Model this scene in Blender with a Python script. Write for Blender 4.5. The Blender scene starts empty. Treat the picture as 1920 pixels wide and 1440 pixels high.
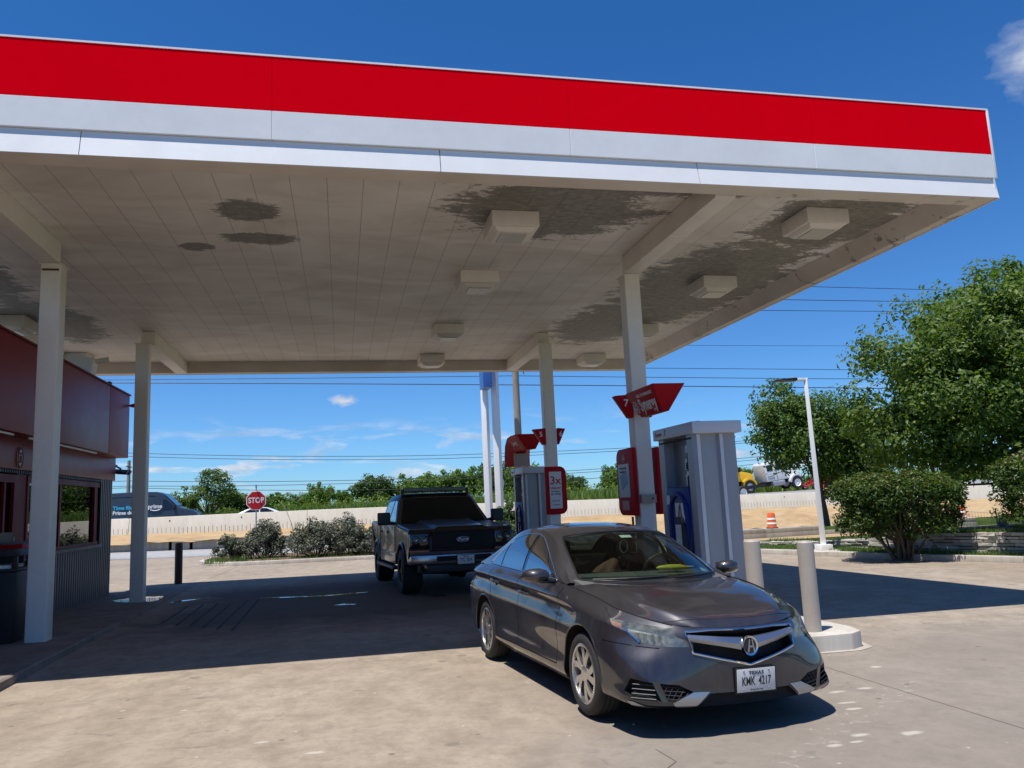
import bpy, bmesh, math, random
import numpy as np
from mathutils import Vector, Matrix, Euler
SC = bpy.context.scene
COL = SC.collection
PI = math.pi
R = math.radians
# ------------------------------------------------------------------ camera
yaw, pit, rol = 0.220290294, 0.148180738, -0.0460309203
fw = Vector((math.sin(yaw)*math.cos(pit), math.cos(yaw)*math.cos(pit), math.sin(pit)))
r0 = Vector((math.cos(yaw), -math.sin(yaw), 0)); u0 = r0.cross(fw)
rr = math.cos(rol)*r0 + math.sin(rol)*u0
uu = -math.sin(rol)*r0 + math.cos(rol)*u0
cd = bpy.data.cameras.new('camera'); cam = bpy.data.objects.new('camera', cd); COL.objects.link(cam)
cd.sensor_width = 36; cd.lens = 1455/1920*36; cd.clip_start = .05; cd.clip_end = 6000
mw = Matrix((rr, uu, -fw)).transposed().to_4x4(); mw.translation = (0, 0, 1.61)
cam.matrix_world = mw
SC.camera = cam
# ------------------------------------------------------------------ sun + sky
KX, KY = .2777, .200                       # horizontal travel of the light per metre of drop
SUNDIR = Vector((-KX, -KY, 1)).normalized() # towards the sun
sl = bpy.data.lights.new('sun', 'SUN'); sun = bpy.data.objects.new('sun', sl); COL.objects.link(sun)
sl.energy = 5.0; sl.angle = R(.53); sl.color = (1, .955, .89)
sun.rotation_euler = SUNDIR.to_track_quat('Z', 'Y').to_euler()
w = bpy.data.worlds.new('World'); SC.world = w; w.use_nodes = True
SC.view_settings.view_transform = 'Standard'; SC.view_settings.look = 'None'
SC.view_settings.exposure = .15; SC.view_settings.gamma = 1
SC.cycles.max_bounces = 8; SC.cycles.transparent_max_bounces = 16; SC.cycles.caustics_reflective = False; SC.cycles.caustics_refractive = False


class NT:
    """small helper around a node tree"""
    def __init__(s, nt): s.nt = nt; s.n = nt.nodes; s.l = nt.links
    def node(s, t, **k):
        n = s.n.new(t)
        for a, b in k.items():
            if a == 'inp':
                for x, v in b.items():
                    sock = n.inputs[x]
                    if isinstance(v, bpy.types.NodeSocket): s.l.new(v, sock)
                    else: sock.default_value = v
            else: setattr(n, a, b)
        return n
    def math(s, op, a, b=0., c=0., clamp=False):
        n = s.node('ShaderNodeMath', operation=op, use_clamp=clamp)
        for i, v in enumerate((a, b, c)):
            if isinstance(v, bpy.types.NodeSocket): s.l.new(v, n.inputs[i])
            else: n.inputs[i].default_value = v
        return n.outputs[0]
    def noise(s, vec, scale, detail=4, rough=.55, dist=0.):
        n = s.node('ShaderNodeTexNoise', inp={'Vector': vec, 'Scale': scale, 'Detail': detail, 'Roughness': rough, 'Distortion': dist})
        return n.outputs['Fac']
    def ramp(s, fac, stops, interp='LINEAR'):
        n = s.node('ShaderNodeValToRGB'); s.l.new(fac, n.inputs[0]); cr = n.color_ramp; cr.interpolation = interp
        while len(cr.elements) < len(stops): cr.elements.new(.5)
        for e, (p, c) in zip(cr.elements, stops):
            e.position = p; e.color = (c, c, c, 1) if not hasattr(c, '__len__') else (*c, 1)
        return n.outputs[0]
    def mix(s, fac, a, b, blend='MIX'):
        n = s.node('ShaderNodeMix', data_type='RGBA', blend_type=blend)
        for sock, v in ((n.inputs[0], fac), (n.inputs[6], a), (n.inputs[7], b)):
            if isinstance(v, bpy.types.NodeSocket): s.l.new(v, sock)
            else: sock.default_value = v if not hasattr(v, '__len__') else ((*v, 1) if len(v) == 3 else v)
        return n.outputs[2]
    def sep(s, vec):
        n = s.node('ShaderNodeSeparateXYZ'); s.l.new(vec, n.inputs[0]); return n.outputs
    def comb(s, x, y, z):
        n = s.node('ShaderNodeCombineXYZ')
        for i, v in enumerate((x, y, z)):
            if isinstance(v, bpy.types.NodeSocket): s.l.new(v, n.inputs[i])
            else: n.inputs[i].default_value = v
        return n.outputs[0]
    def mapping(s, vec, scale=(1, 1, 1), loc=(0, 0, 0), rot=(0, 0, 0)):
        n = s.node('ShaderNodeMapping', inp={'Vector': vec, 'Scale': scale, 'Location': loc, 'Rotation': rot}); return n.outputs[0]
    def bump(s, h, strength=.3, dist=.01):
        n = s.node('ShaderNodeBump', inp={'Height': h, 'Strength': strength, 'Distance': dist}); return n.outputs[0]


def build_world():
    t = NT(w.node_tree); t.n.clear()
    out = t.node('ShaderNodeOutputWorld'); bg = t.node('ShaderNodeBackground')
    sky = t.node('ShaderNodeTexSky', sky_type='NISHITA', sun_disc=False)
    sky.sun_elevation = math.asin(SUNDIR.z); sky.sun_rotation = math.atan2(SUNDIR.x, SUNDIR.y)
    sky.altitude = 200; sky.air_density = .82; sky.dust_density = .25; sky.ozone_density = 3.2
    vec = t.node('ShaderNodeTexCoord').outputs['Generated']
    x, y, z = t.sep(vec)
    # clouds: a plane of thin puffs high above, seen low towards the horizon
    zz = t.math('MAXIMUM', z, .02)
    n1 = t.noise(t.mapping(vec, (8, 8, 38), (3.7, 1.2, .4)), 1.0, 7, .62, .5)
    low = t.ramp(z, [(0., .95), (.06, 1.), (.09, .5), (.12, .0)])
    band = t.math('MULTIPLY', t.ramp(n1, [(.51, 0.), (.63, 1.)]), low)
    def puff(d, rad, stretch, seed, lo=.42, nsc=34.):
        dx = t.math('SUBTRACT', x, d[0]); dy = t.math('SUBTRACT', y, d[1]); dz = t.math('MULTIPLY', t.math('SUBTRACT', z, d[2]), stretch)
        dd = t.math('SQRT', t.math('ADD', t.math('ADD', t.math('MULTIPLY', dx, dx), t.math('MULTIPLY', dy, dy)), t.math('MULTIPLY', dz, dz)))
        m = t.math('SUBTRACT', 1., t.math('DIVIDE', dd, rad), clamp=True)
        n = t.noise(t.mapping(vec, (1, 1, 1.6), (seed, 0, 0)), nsc, 6, .6, .4)
        return t.ramp(t.math('ADD', t.math('MULTIPLY', m, .75), t.math('MULTIPLY', n, .55)), [(lo, 0.), (lo+.42, 1.)])
    p1 = puff((.690, .592, .420), .062, 1.0, 3.1, .52)
    p2 = puff((.004, .991, .1335), .034, 2.6, 7.7, .56, 75.)
    cl = t.math('MAXIMUM', t.math('MULTIPLY', band, .8), t.math('MAXIMUM', t.math('MULTIPLY', p1, .62), p2))
    shade = t.mix(t.ramp(t.noise(t.mapping(vec, (1, 1, 3)), 26., 4), [(.35, 0.), (.65, 1.)]), (4.0, 4.8, 6.3), (8.4, 8.5, 8.8))
    # deepen the clear sky a little and keep it blue towards the zenith
    skyc = t.mix(1., sky.outputs[0], t.mix(t.ramp(z, [(.0, 0.), (.5, 1.)]), (.63, 1.0, 1.36), (.31, .88, 1.42)), 'MULTIPLY')
    col = t.mix(cl, skyc, shade)
    t.l.new(col, bg.inputs[0]); bg.inputs[1].default_value = .094
    t.l.new(bg.outputs[0], out.inputs[0])
build_world()


# ------------------------------------------------------------------ materials
def newmat(name):
    m = bpy.data.materials.new(name); m.use_nodes = True
    t = NT(m.node_tree); b = t.n['Principled BSDF']
    return m, t, b


def M(name, col, rough=.5, metal=0., coat=0., var=.12, vs=3., bump=0., bs=40., spec=.5, streak=False, dirt=None, emit=None, obj=True):
    """procedural paint / metal / plastic: colour broken up by two noises, with roughness variation and optional bump"""
    m, t, b = newmat(name)
    tc = t.node('ShaderNodeTexCoord').outputs['Object']
    v = t.mapping(tc, (1, 1, .25) if streak else (1, 1, 1))
    n = t.noise(v, vs, 5, .6)
    n2 = t.noise(tc, vs*7.3, 3, .6)
    f = t.math('ADD', t.math('MULTIPLY', n, .7), t.math('MULTIPLY', n2, .3))
    lo = tuple(c*(1-var) for c in col); hi = tuple(min(1, c*(1+var)) for c in col)
    c = t.ramp(f, [(.3, lo), (.7, hi)])
    if dirt:
        c = t.mix(t.ramp(t.noise(v, dirt[1], 6, .65, .5), [(dirt[2], 0.), (dirt[2]+.16, 1.)]), c, dirt[0])
    t.l.new(c, b.inputs['Base Color'])
    b.inputs['Metallic'].default_value = metal; b.inputs['Coat Weight'].default_value = coat; b.inputs['Coat Roughness'].default_value = .04
    b.inputs['Specular IOR Level'].default_value = spec
    t.l.new(t.ramp(f, [(.25, max(.02, rough*.82)), (.75, min(1, rough*1.15))]), b.inputs['Roughness'])
    if bump: t.l.new(t.bump(t.noise(tc, bs, 4, .6), bump, .01), b.inputs['Normal'])
    if emit: b.inputs['Emission Color'].default_value = (*emit[0], 1); b.inputs['Emission Strength'].default_value = emit[1]
    return m


def glass(name, tint=(.8, .88, .85), refl=1.0, rough=.0, base=.0):
    """thin pane: tinted see-through with a Fresnel reflection"""
    m, t, b = newmat(name); t.n.remove(b); out = t.n['Material Output']
    tr = t.node('ShaderNodeBsdfTransparent', inp={'Color': (*tint, 1)})
    gl = t.node('ShaderNodeBsdfGlossy', inp={'Roughness': max(.003, rough), 'Color': (1, 1, 1, 1)})
    fr = t.node('ShaderNodeFresnel', inp={'IOR': 1.5})
    f = t.math('ADD', t.math('MULTIPLY', fr.outputs[0], refl), base, clamp=True)
    mx = t.node('ShaderNodeMixShader'); t.l.new(f, mx.inputs[0]); t.l.new(tr.outputs[0], mx.inputs[1]); t.l.new(gl.outputs[0], mx.inputs[2])
    t.l.new(mx.outputs[0], out.inputs[0])
    return m


def leafmat(name, c1, c2, c3, trans=.35, gloss=.12, rough=.45):
    m, t, b = newmat(name); t.n.remove(b); out = t.n['Material Output']
    rnd = t.node('ShaderNodeNewGeometry').outputs['Random Per Island']
    tc = t.node('ShaderNodeTexCoord').outputs['Object']
    n = t.noise(tc, 1.3, 3)
    f = t.math('ADD', t.math('MULTIPLY', rnd, .6), t.math('MULTIPLY', n, .5))
    c = t.ramp(f, [(.2, c1), (.55, c2), (.95, c3)])
    d = t.node('ShaderNodeBsdfDiffuse', inp={'Color': c})
    tr = t.node('ShaderNodeBsdfTranslucent', inp={'Color': t.mix(1., c, (1.5, 1.6, .7, 1), 'MULTIPLY')})
    gl = t.node('ShaderNodeBsdfGlossy', inp={'Roughness': rough, 'Color': (.9, .95, .9, 1)})
    m1 = t.node('ShaderNodeMixShader', inp={0: trans, 1: d.outputs[0], 2: tr.outputs[0]})
    m2 = t.node('ShaderNodeMixShader', inp={0: gloss, 1: m1.outputs[0], 2: gl.outputs[0]})
    t.l.new(m2.outputs[0], out.inputs[0])
    return m


PATCHES = [(3.81, 5.40, .07, .035), (3.56, 5.38, .08, .035), (4.37, 6.02, .06, .045), (3.33, 4.32, .08, .045), (3.37, 4.92, .08, .03), (3.03, 4.39, .07, .035), (2.77, 4.26, .07, .03), (2.92, 4.28, .06, .02), (3.43, 5.08, .09, .025), (-.17, 5.2, .07, .03), (-.53, 5.56, .05, .025), (-1.69, 6.88, .03, .02), (-1.21, 6.7, .035, .02)]
def concrete(name, base=(.335, .272, .205), dark=(.20, .16, .12), pale=(.44, .372, .292), oil=True, lines=(), chips=True, bay=False):
    m, t, b = newmat(name)
    pos = t.node('ShaderNodeNewGeometry').outputs['Position']
    flat = t.mapping(pos, (1, 1, 0))
    big = t.noise(t.mapping(flat, (1.1, .7, 1)), .42, 5, .6, .6)
    mid = t.noise(t.mapping(flat, (1.2, .95, 1), (3, 1, 0)), 2.3, 10, .74, .25)
    blot = t.noise(t.mapping(flat, (1, 1, 1), (5, 2, 0)), 11., 5, .7)
    fine = t.noise(flat, 55., 4, .7)
    grit = t.noise(flat, 240., 2, .6)
    c = t.mix(t.ramp(big, [(.32, 0.), (.68, 1.)]), base, pale)
    c = t.mix(t.math('MULTIPLY', t.ramp(mid, [(.42, 0.), (.68, 1.)]), .75), c, dark)
    c = t.mix(t.math('MULTIPLY', t.ramp(blot, [(.48, 0.), (.70, 1.)]), .46), c, dark)
    c = t.mix(t.math('MULTIPLY', t.ramp(fine, [(.35, 0.), (.75, 1.)]), .30), c, dark)
    c = t.mix(t.math('MULTIPLY', t.ramp(grit, [(.55, 0.), (.8, 1.)]), .22), c, pale)
    if oil:
        ov = t.noise(t.mapping(flat, (1, 1.4, 1), (9, 4, 0)), 3.1, 4, .5, 1.2)
        c = t.mix(t.math('MULTIPLY', t.ramp(ov, [(.64, 0.), (.74, 1.)]), .55), c, (.12, .10, .085))
        vo = t.node('ShaderNodeTexVoronoi', inp={'Vector': flat, 'Scale': 1.15, 'Randomness': 1.})
        c = t.mix(t.math('MULTIPLY', t.ramp(vo.outputs['Distance'], [(.045, 1.), (.075, 0.)]), .5), c, (.13, .11, .095))
    if chips:   # pale worn-paint flakes and gum, thick along the old painted line in front of the pumps
        px_, py_, _ = t.sep(pos)
        ln = t.math('MULTIPLY', t.math('ABSOLUTE', t.math('SUBTRACT', t.math('SUBTRACT', px_, 2.36), t.math('MULTIPLY', t.math('SUBTRACT', py_, 4.08), 1.45))), .57)
        near = t.math('SUBTRACT', 1., t.math('DIVIDE', ln, .30), clamp=True)
        near = t.math('MULTIPLY', near, t.math('MULTIPLY', t.math('LESS_THAN', py_, 5.5), t.math('GREATER_THAN', py_, 3.6)))
        n = t.noise(t.mapping(flat, (1, 1.5, 1), (1.7, 8, 0)), 9., 6, .72, .3)
        f = t.ramp(t.math('ADD', n, t.math('MULTIPLY', near, .14)), [(.69, 0.), (.72, 1.)])
        c = t.mix(t.math('MULTIPLY', f, .62), c, (.58, .53, .44))
    if bay:    # greyer, more worn traffic lane past the pumps
        px_, py_, _ = t.sep(pos); e_ = t.math('MULTIPLY', t.math('SUBTRACT', t.noise(flat, .7, 6, .65, .5), .5), 3.4)
        q = t.math('ADD', t.math('SUBTRACT', px_, t.math('MULTIPLY', py_, .35)), e_)
        k = t.ramp(t.math('DIVIDE', t.math('ADD', q, 1.2), 1.6), [(0., 0.), (1., 1.)])
        k = t.math('MULTIPLY', k, t.ramp(t.math('DIVIDE', t.math('SUBTRACT', 8.6, t.math('ADD', py_, e_)), 2.), [(0., 0.), (1., 1.)]))
        c = t.mix(t.math('MULTIPLY', k, .55), c, (.205, .185, .165))
    if bay:    # canopy shade deepened in the bay colour, with oil, rubber and damp, ragged edge
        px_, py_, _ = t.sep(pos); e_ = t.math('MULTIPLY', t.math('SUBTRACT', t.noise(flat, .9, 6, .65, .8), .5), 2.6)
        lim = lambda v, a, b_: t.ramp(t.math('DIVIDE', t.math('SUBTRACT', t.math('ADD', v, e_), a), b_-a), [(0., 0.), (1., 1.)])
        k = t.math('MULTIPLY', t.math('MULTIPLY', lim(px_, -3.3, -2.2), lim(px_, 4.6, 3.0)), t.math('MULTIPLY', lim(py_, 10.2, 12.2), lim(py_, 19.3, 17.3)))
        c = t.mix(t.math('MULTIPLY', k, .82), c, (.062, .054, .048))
    if chips:   # single pale patches of old paint, and small dark gum spots
        x1, y1, _ = t.sep(pos); wn = t.math('MULTIPLY', t.math('SUBTRACT', t.noise(flat, 13., 5, .7), .5), .16); pm = None
        for (cx_, cy_, rx_, ry_) in PATCHES:
            dx = t.math('DIVIDE', t.math('SUBTRACT', x1, cx_), rx_); dy = t.math('DIVIDE', t.math('SUBTRACT', y1, cy_), ry_)
            d_ = t.math('ADD', t.math('SQRT', t.math('ADD', t.math('MULTIPLY', dx, dx), t.math('MULTIPLY', dy, dy))), t.math('MULTIPLY', wn, 9.))
            pm = d_ if pm is None else t.math('MINIMUM', pm, d_)
        c = t.mix(t.math('MULTIPLY', t.ramp(pm, [(.5, 1.), (1., 0.)]), .55), c, (.60, .56, .49))
        v2 = t.node('ShaderNodeTexVoronoi', inp={'Vector': flat, 'Scale': 3.1, 'Randomness': 1.})
        c = t.mix(t.math('MULTIPLY', t.ramp(v2.outputs['Distance'], [(.045, 1.), (.085, 0.)]), t.math('MULTIPLY', t.math('GREATER_THAN', t.sep(v2.outputs['Color'])[0], .45), .62)), c, (.085, .07, .055))
        v3 = t.node('ShaderNodeTexVoronoi', inp={'Vector': flat, 'Scale': 8., 'Randomness': 1.})
        c = t.mix(t.math('MULTIPLY', t.ramp(v3.outputs['Distance'], [(.05, 1.), (.11, 0.)]), t.math('MULTIPLY', t.math('GREATER_THAN', t.sep(v3.outputs['Color'])[1], .72), .55)), c, (.62, .56, .46))
    for (ax, ay, bx, by, wd) in lines:
        px_, py_, _ = t.sep(pos); L = math.hypot(bx-ax, by-ay); dx, dy = (bx-ax)/L, (by-ay)/L
        rx = t.math('SUBTRACT', px_, ax); ry = t.math('SUBTRACT', py_, ay)
        wob = t.math('MULTIPLY', t.math('SUBTRACT', t.noise(flat, 6., 2), .5), wd*1.4)
        perp = t.math('ABSOLUTE', t.math('ADD', wob, t.math('SUBTRACT', t.math('MULTIPLY', rx, dy), t.math('MULTIPLY', ry, dx))))
        along = t.math('ADD', t.math('MULTIPLY', rx, dx), t.math('MULTIPLY', ry, dy))
        k = t.math('MULTIPLY', t.math('LESS_THAN', perp, wd), t.math('MULTIPLY', t.math('GREATER_THAN', along, 0.), t.math('LESS_THAN', along, L)))
        c = t.mix(t.math('MULTIPLY', k, .75), c, (.07, .06, .05))
    t.l.new(c, b.inputs['Base Color'])
    b.inputs['Roughness'].default_value = .86; b.inputs['Specular IOR Level'].default_value = .3
    t.l.new(t.bump(t.math('ADD', fine, t.math('MULTIPLY', grit, .6)), .25, .006), b.inputs['Normal'])
    return m


# ------------------------------------------------------------------ mesh helpers
class MB:
    def __init__(s): s.v = []; s.f = []; s.m = []
    def add(s, vs, fs, mi=0):
        o = len(s.v); s.v += [tuple(map(float, p)) for p in vs]; s.f += [tuple(o+i for i in f) for f in fs]; s.m += [mi]*len(fs); return s
    def box(s, lo, hi, mi=0, rot=None, piv=None):
        (a, b, c), (d, e, f) = lo, hi
        vs = [(a, b, c), (d, b, c), (d, e, c), (a, e, c), (a, b, f), (d, b, f), (d, e, f), (a, e, f)]
        if rot is not None:
            mt = Euler(rot).to_matrix(); pv = Vector(piv if piv is not None else ((a+d)/2, (b+e)/2, (c+f)/2))
            vs = [tuple(mt @ (Vector(p)-pv) + pv) for p in vs]
        return s.add(vs, [(0, 3, 2, 1), (4, 5, 6, 7), (0, 1, 5, 4), (1, 2, 6, 5), (2, 3, 7, 6), (3, 0, 4, 7)], mi)
    def prism(s, poly, lo, hi, axis='y', mi=0):
        """poly: 2D outline; extruded along axis. axis y: (x,z); x: (y,z); z: (x,y)"""
        f = {'y': lambda p, h: (p[0], h, p[1]), 'x': lambda p, h: (h, p[0], p[1]), 'z': lambda p, h: (p[0], p[1], h)}[axis]
        n = len(poly); vs = [f(p, lo) for p in poly]+[f(p, hi) for p in poly]
        return s.add(vs, [tuple(range(n))[::-1], tuple(range(n, 2*n))]+[(i, (i+1) % n, n+(i+1) % n, n+i) for i in range(n)], mi)
    def loft(s, rings, cap=True, mi=0, closed=True):
        n = len(rings[0]); vs = [p for r_ in rings for p in r_]; fs = []
        for k in range(len(rings)-1):
            for i in range(n if closed else n-1):
                fs.append((k*n+i, k*n+(i+1) % n, (k+1)*n+(i+1) % n, (k+1)*n+i))
        if cap: fs += [tuple(range(n))[::-1], tuple(range((len(rings)-1)*n, len(rings)*n))]
        return s.add(vs, fs, mi)
    def tube(s, pts, r, n=8, mi=0, cap=True):
        pts = [Vector(p) for p in pts]; rad = r if hasattr(r, '__len__') else [r]*len(pts); rings = []; up = None
        for i, p in enumerate(pts):
            d = (pts[min(i+1, len(pts)-1)]-pts[max(i-1, 0)])
            d = d.normalized() if d.length > 1e-9 else Vector((0, 0, 1))
            if up is None: up = Vector((0, 0, 1)) if abs(d.z) < .9 else Vector((1, 0, 0))
            a = d.cross(up); a = a.normalized() if a.length > 1e-6 else d.orthogonal().normalized()
            b = a.cross(d).normalized(); up = b
            rings.append([tuple(p+(a*math.cos(2*PI*k/n)+b*math.sin(2*PI*k/n))*rad[i]) for k in range(n)])
        return s.loft(rings, cap, mi)
    def lathe(s, prof, axis='z', c=(0, 0, 0), n=24, mi=0, cap=False):
        """prof: (radius, height) along axis"""
        rings = []
        for (r_, h) in prof:
            ring = []
            for k in range(n):
                a = 2*PI*k/n; u, v = r_*math.cos(a), r_*math.sin(a)
                p = {'z': (u, v, h), 'y': (u, h, v), 'x': (h, u, v)}[axis]
                ring.append((p[0]+c[0], p[1]+c[1], p[2]+c[2]))
            rings.append(ring)
        return s.loft(rings, cap, mi)
    def build(s, name, mat, parent=None, smooth=None, bevel=0., segs=2, loc=None, angle=35):
        me = bpy.data.meshes.new(name); me.from_pydata(s.v, [], s.f); me.validate()
        mats = mat if isinstance(mat, (list, tuple)) else [mat]
        for q in mats: me.materials.append(q)
        if len(mats) > 1 and len(me.polygons) == len(s.m): me.polygons.foreach_set('material_index', s.m)
        bm = bmesh.new(); bm.from_mesh(me)
        bmesh.ops.recalc_face_normals(bm, faces=bm.faces)
        if bevel:
            ed = [e for e in bm.edges if len(e.link_faces) == 2 and e.calc_face_angle(0) > R(28)]
            bmesh.ops.bevel(bm, geom=ed, offset=bevel, segments=segs, profile=.6, affect='EDGES', clamp_overlap=True)
        if smooth is None: smooth = bool(bevel)
        for f in bm.faces: f.smooth = smooth
        if smooth:
            for e in bm.edges:
                e.smooth = not (len(e.link_faces) != 2 or e.calc_face_angle(0) > R(angle))
        bm.to_mesh(me); bm.free()
        o = bpy.data.objects.new(name, me); COL.objects.link(o)
        if parent: o.parent = parent
        if loc is not None: o.location = loc
        return o


def tag(o, label=None, cat=None, group=None, kind=None):
    if label: o['label'] = label
    if cat: o['category'] = cat
    if group: o['group'] = group
    if kind: o['kind'] = kind
    return o


def thing(name, label, cat, loc=(0, 0, 0), rotz=0., group=None):
    o = bpy.data.objects.new(name, None); COL.objects.link(o); o.empty_display_size = .1
    o.location = loc; o.rotation_euler = (0, 0, rotz)
    return tag(o, label, cat, group)


def dup(o, parent=None):
    c = o.copy(); COL.objects.link(c); c.parent = parent
    for ch in [x for x in bpy.data.objects if x.parent == o]: dup(ch, c)
    return c


def text(s, size, mat, parent, name='lettering', loc=(0, 0, 0), rot=(PI/2, 0, 0), depth=.004, sx=1., bold=0., align='CENTER', spacing=1., shear=0.):
    cu = bpy.data.curves.new(name, 'FONT'); cu.body = s; cu.size = size; cu.extrude = depth/2; cu.offset = bold; cu.align_x = align; cu.align_y = 'CENTER'
    cu.space_character = spacing; cu.shear = shear; cu.resolution_u = 3
    tmp = bpy.data.objects.new('tmp', cu); COL.objects.link(tmp)
    dg = bpy.context.evaluated_depsgraph_get(); me = bpy.data.meshes.new_from_object(tmp.evaluated_get(dg)); me.name = name
    bpy.data.objects.remove(tmp); bpy.data.curves.remove(cu)
    me.transform(Matrix.Diagonal((sx, 1, 1, 1))); me.materials.clear(); me.materials.append(mat)
    o = bpy.data.objects.new(name, me); COL.objects.link(o); o.parent = parent; o.location = loc; o.rotation_euler = rot
    return o


def GZ(x, y):
    return .2045 - .0085*min(14, max(-8, x)) - .0140*min(26, max(0, y))


def ground_frame(x, y, heading):
    """matrix that sets a vehicle on the sloping lot, its nose along heading (radians, world z)"""
    n = Vector((.0085, .0140, 1)).normalized(); f = Vector((math.cos(heading), math.sin(heading), 0)); f = (f-n*f.dot(n)).normalized(); l = n.cross(f)
    m = Matrix((f, l, n)).transposed().to_4x4(); m.translation = (x, y, GZ(x, y)); return m


random.seed(4)
# ---- palette
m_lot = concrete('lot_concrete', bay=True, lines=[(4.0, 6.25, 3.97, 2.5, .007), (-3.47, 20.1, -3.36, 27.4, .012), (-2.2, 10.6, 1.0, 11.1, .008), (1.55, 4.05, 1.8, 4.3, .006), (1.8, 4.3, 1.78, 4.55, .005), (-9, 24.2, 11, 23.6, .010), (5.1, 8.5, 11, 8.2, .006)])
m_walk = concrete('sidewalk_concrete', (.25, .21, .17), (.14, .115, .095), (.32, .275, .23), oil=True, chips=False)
m_kerb = concrete('kerb_concrete', (.53, .48, .41), (.36, .32, .27), (.64, .6, .53), oil=False, chips=False)
m_road = concrete('road_concrete', (.37, .36, .35), (.29, .28, .27), (.44, .43, .42), oil=False, chips=False)
m_wallc = concrete('barrier_concrete', (.72, .65, .53), (.62, .56, .45), (.80, .74, .62), oil=False, chips=False)
m_oldwall = concrete('old_wall_concrete', (.36, .33, .28), (.22, .20, .17), (.46, .43, .37), oil=True, chips=False)
m_white = M('white_paint', (.90, .90, .87), .45, var=.06, vs=.9, bump=.15, bs=1.5, dirt=((.78, .77, .73), 1.1, .62))
m_white_dirty = M('weathered_white_paint', (.84, .80, .73), .5, var=.08, vs=1.6, streak=True, dirt=((.38, .34, .29), 5., .70))
m_red = M('red_fascia_panel', (.93, .0005, .010), (.9), var=.05, vs=.5, spec=.0, bump=.25, bs=1.3, streak=True)
m_redsign = M('red_sign_plastic', (.46, .006, .012), .5, var=.1, vs=3., spec=.12)
m_black = M('black_plastic', (.014, .014, .016), .5, var=.2)
m_rubber = M('tyre_rubber', (.022, .022, .023), .75, var=.2, vs=8., bump=.2, bs=90)
m_chrome = M('chrome', (.72, .73, .75), .13, metal=1., var=.05)
m_alloy = M('alloy_wheel', (.60, .595, .585), .28, metal=.9, var=.06)
m_dark = M('dark_void', (.006, .006, .007), .8, var=.1)
m_poleW = M('pole_white', (.86, .86, .85), .4, var=.03)
m_steel = M('galvanised_steel', (.42, .43, .44), .42, metal=.7, var=.12)
m_wire = M('cable_black', (.02, .02, .022), .6, var=.1)
m_wood = M('weathered_pole_wood', (.30, .26, .215), .85, var=.25, vs=4., streak=True, bump=.4)
m_bark = M('bark', (.11, .085, .062), .9, var=.3, vs=7., bump=.5, bs=25)
m_orange = M('orange_drum_plastic', (.80, .14, .03), .45, var=.06)
m_grey = M('pump_grey_panel', (.22, .225, .235), .4, var=.05, vs=2.)
m_pumpw = M('pump_white_panel', (.34, .35, .37), .35, var=.08, vs=2., streak=True, dirt=((.20, .20, .20), 5., .66))
m_blue = M('pump_blue_plastic', (.010, .028, .20), .45, var=.1, spec=.2)
m_text_w = M('white_lettering', (.78, .78, .78), .5, var=.03)
m_text_k = M('black_lettering', (.02, .02, .022), .5, var=.05)
m_text_r = M('red_lettering', (.55, .02, .03), .5, var=.05)
m_tan = M('tan_bollard_paint', (.40, .355, .30), .5, var=.07, vs=4., dirt=((.27, .22, .17), 9., .70))
# ------------------------------------------------------------------ ground, roads, banks
def interp(x, xs, ys): return float(np.interp(x, xs, ys))
def ZR(x): return interp(x, [-60, -11, 24, 80], [.0, -.10, -.75, -1.35])          # frontage road
def LZ(x, y):
    g = GZ(x, y)
    if y <= 26: return g
    k = min(1, (y-26)/10.2); return g+(ZR(x)+.01-g)*k
def ZT(x): return interp(x, [-60, -12, -4, 3, 14.5, 25, 31, 80], [1.75, 1.555, 1.58, 1.56, 1.42, 1.255, 1.2, .95])   # barrier top
def ZB(x): return interp(x, [-60, -12, -6, 14, 25, 80], [.9, .74, .64, .55, .47, .1])     # barrier foot
def ZH(x): return .65+.012*(x+10)                                                        # motorway surface


def sheet(name, xs, ys, zf, mat, kind='structure', smooth=True):
    vs = [(x, y, zf(x, y)) for y in ys for x in xs]; n = len(xs)
    fs = [(j*n+i, j*n+i+1, (j+1)*n+i+1, (j+1)*n+i) for j in range(len(ys)-1) for i in range(n-1)]
    me = bpy.data.meshes.new(name); me.from_pydata(vs, [], fs); me.materials.append(mat)
    me.polygons.foreach_set('use_smooth', [smooth]*len(fs))
    o = bpy.data.objects.new(name, me); COL.objects.link(o)
    if kind: o['kind'] = kind
    return o


def earth(name, c1, c2, c3, sc=1.2):
    m, t, b = newmat(name); pos = t.node('ShaderNodeNewGeometry').outputs['Position']
    n = t.noise(t.mapping(pos, (.5, 1.5, 1)), sc, 8, .68, .6); f = t.noise(pos, 26., 4, .7)
    c = t.ramp(t.math('ADD', t.math('MULTIPLY', n, .75), t.math('MULTIPLY', f, .25)), [(.32, c1), (.5, c2), (.68, c3)])
    t.l.new(c, b.inputs['Base Color']); b.inputs['Roughness'].default_value = .95; b.inputs['Specular IOR Level'].default_value = .1
    t.l.new(t.bump(t.math('ADD', n, t.math('MULTIPLY', f, .5)), .6, .08), b.inputs['Normal'])
    return m
m_dirt = earth('sandy_dirt', (.30, .20, .105), (.45, .315, .175), (.54, .40, .24))
m_mulch = earth('dry_mulch_soil', (.10, .07, .045), (.17, .12, .075), (.26, .19, .12), 5)
m_grassy = earth('rough_grass', (.055, .085, .02), (.10, .14, .035), (.19, .20, .07), .6)
m_lawn = earth('lawn_soil', (.035, .06, .015), (.06, .10, .022), (.12, .15, .05), 3)

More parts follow.
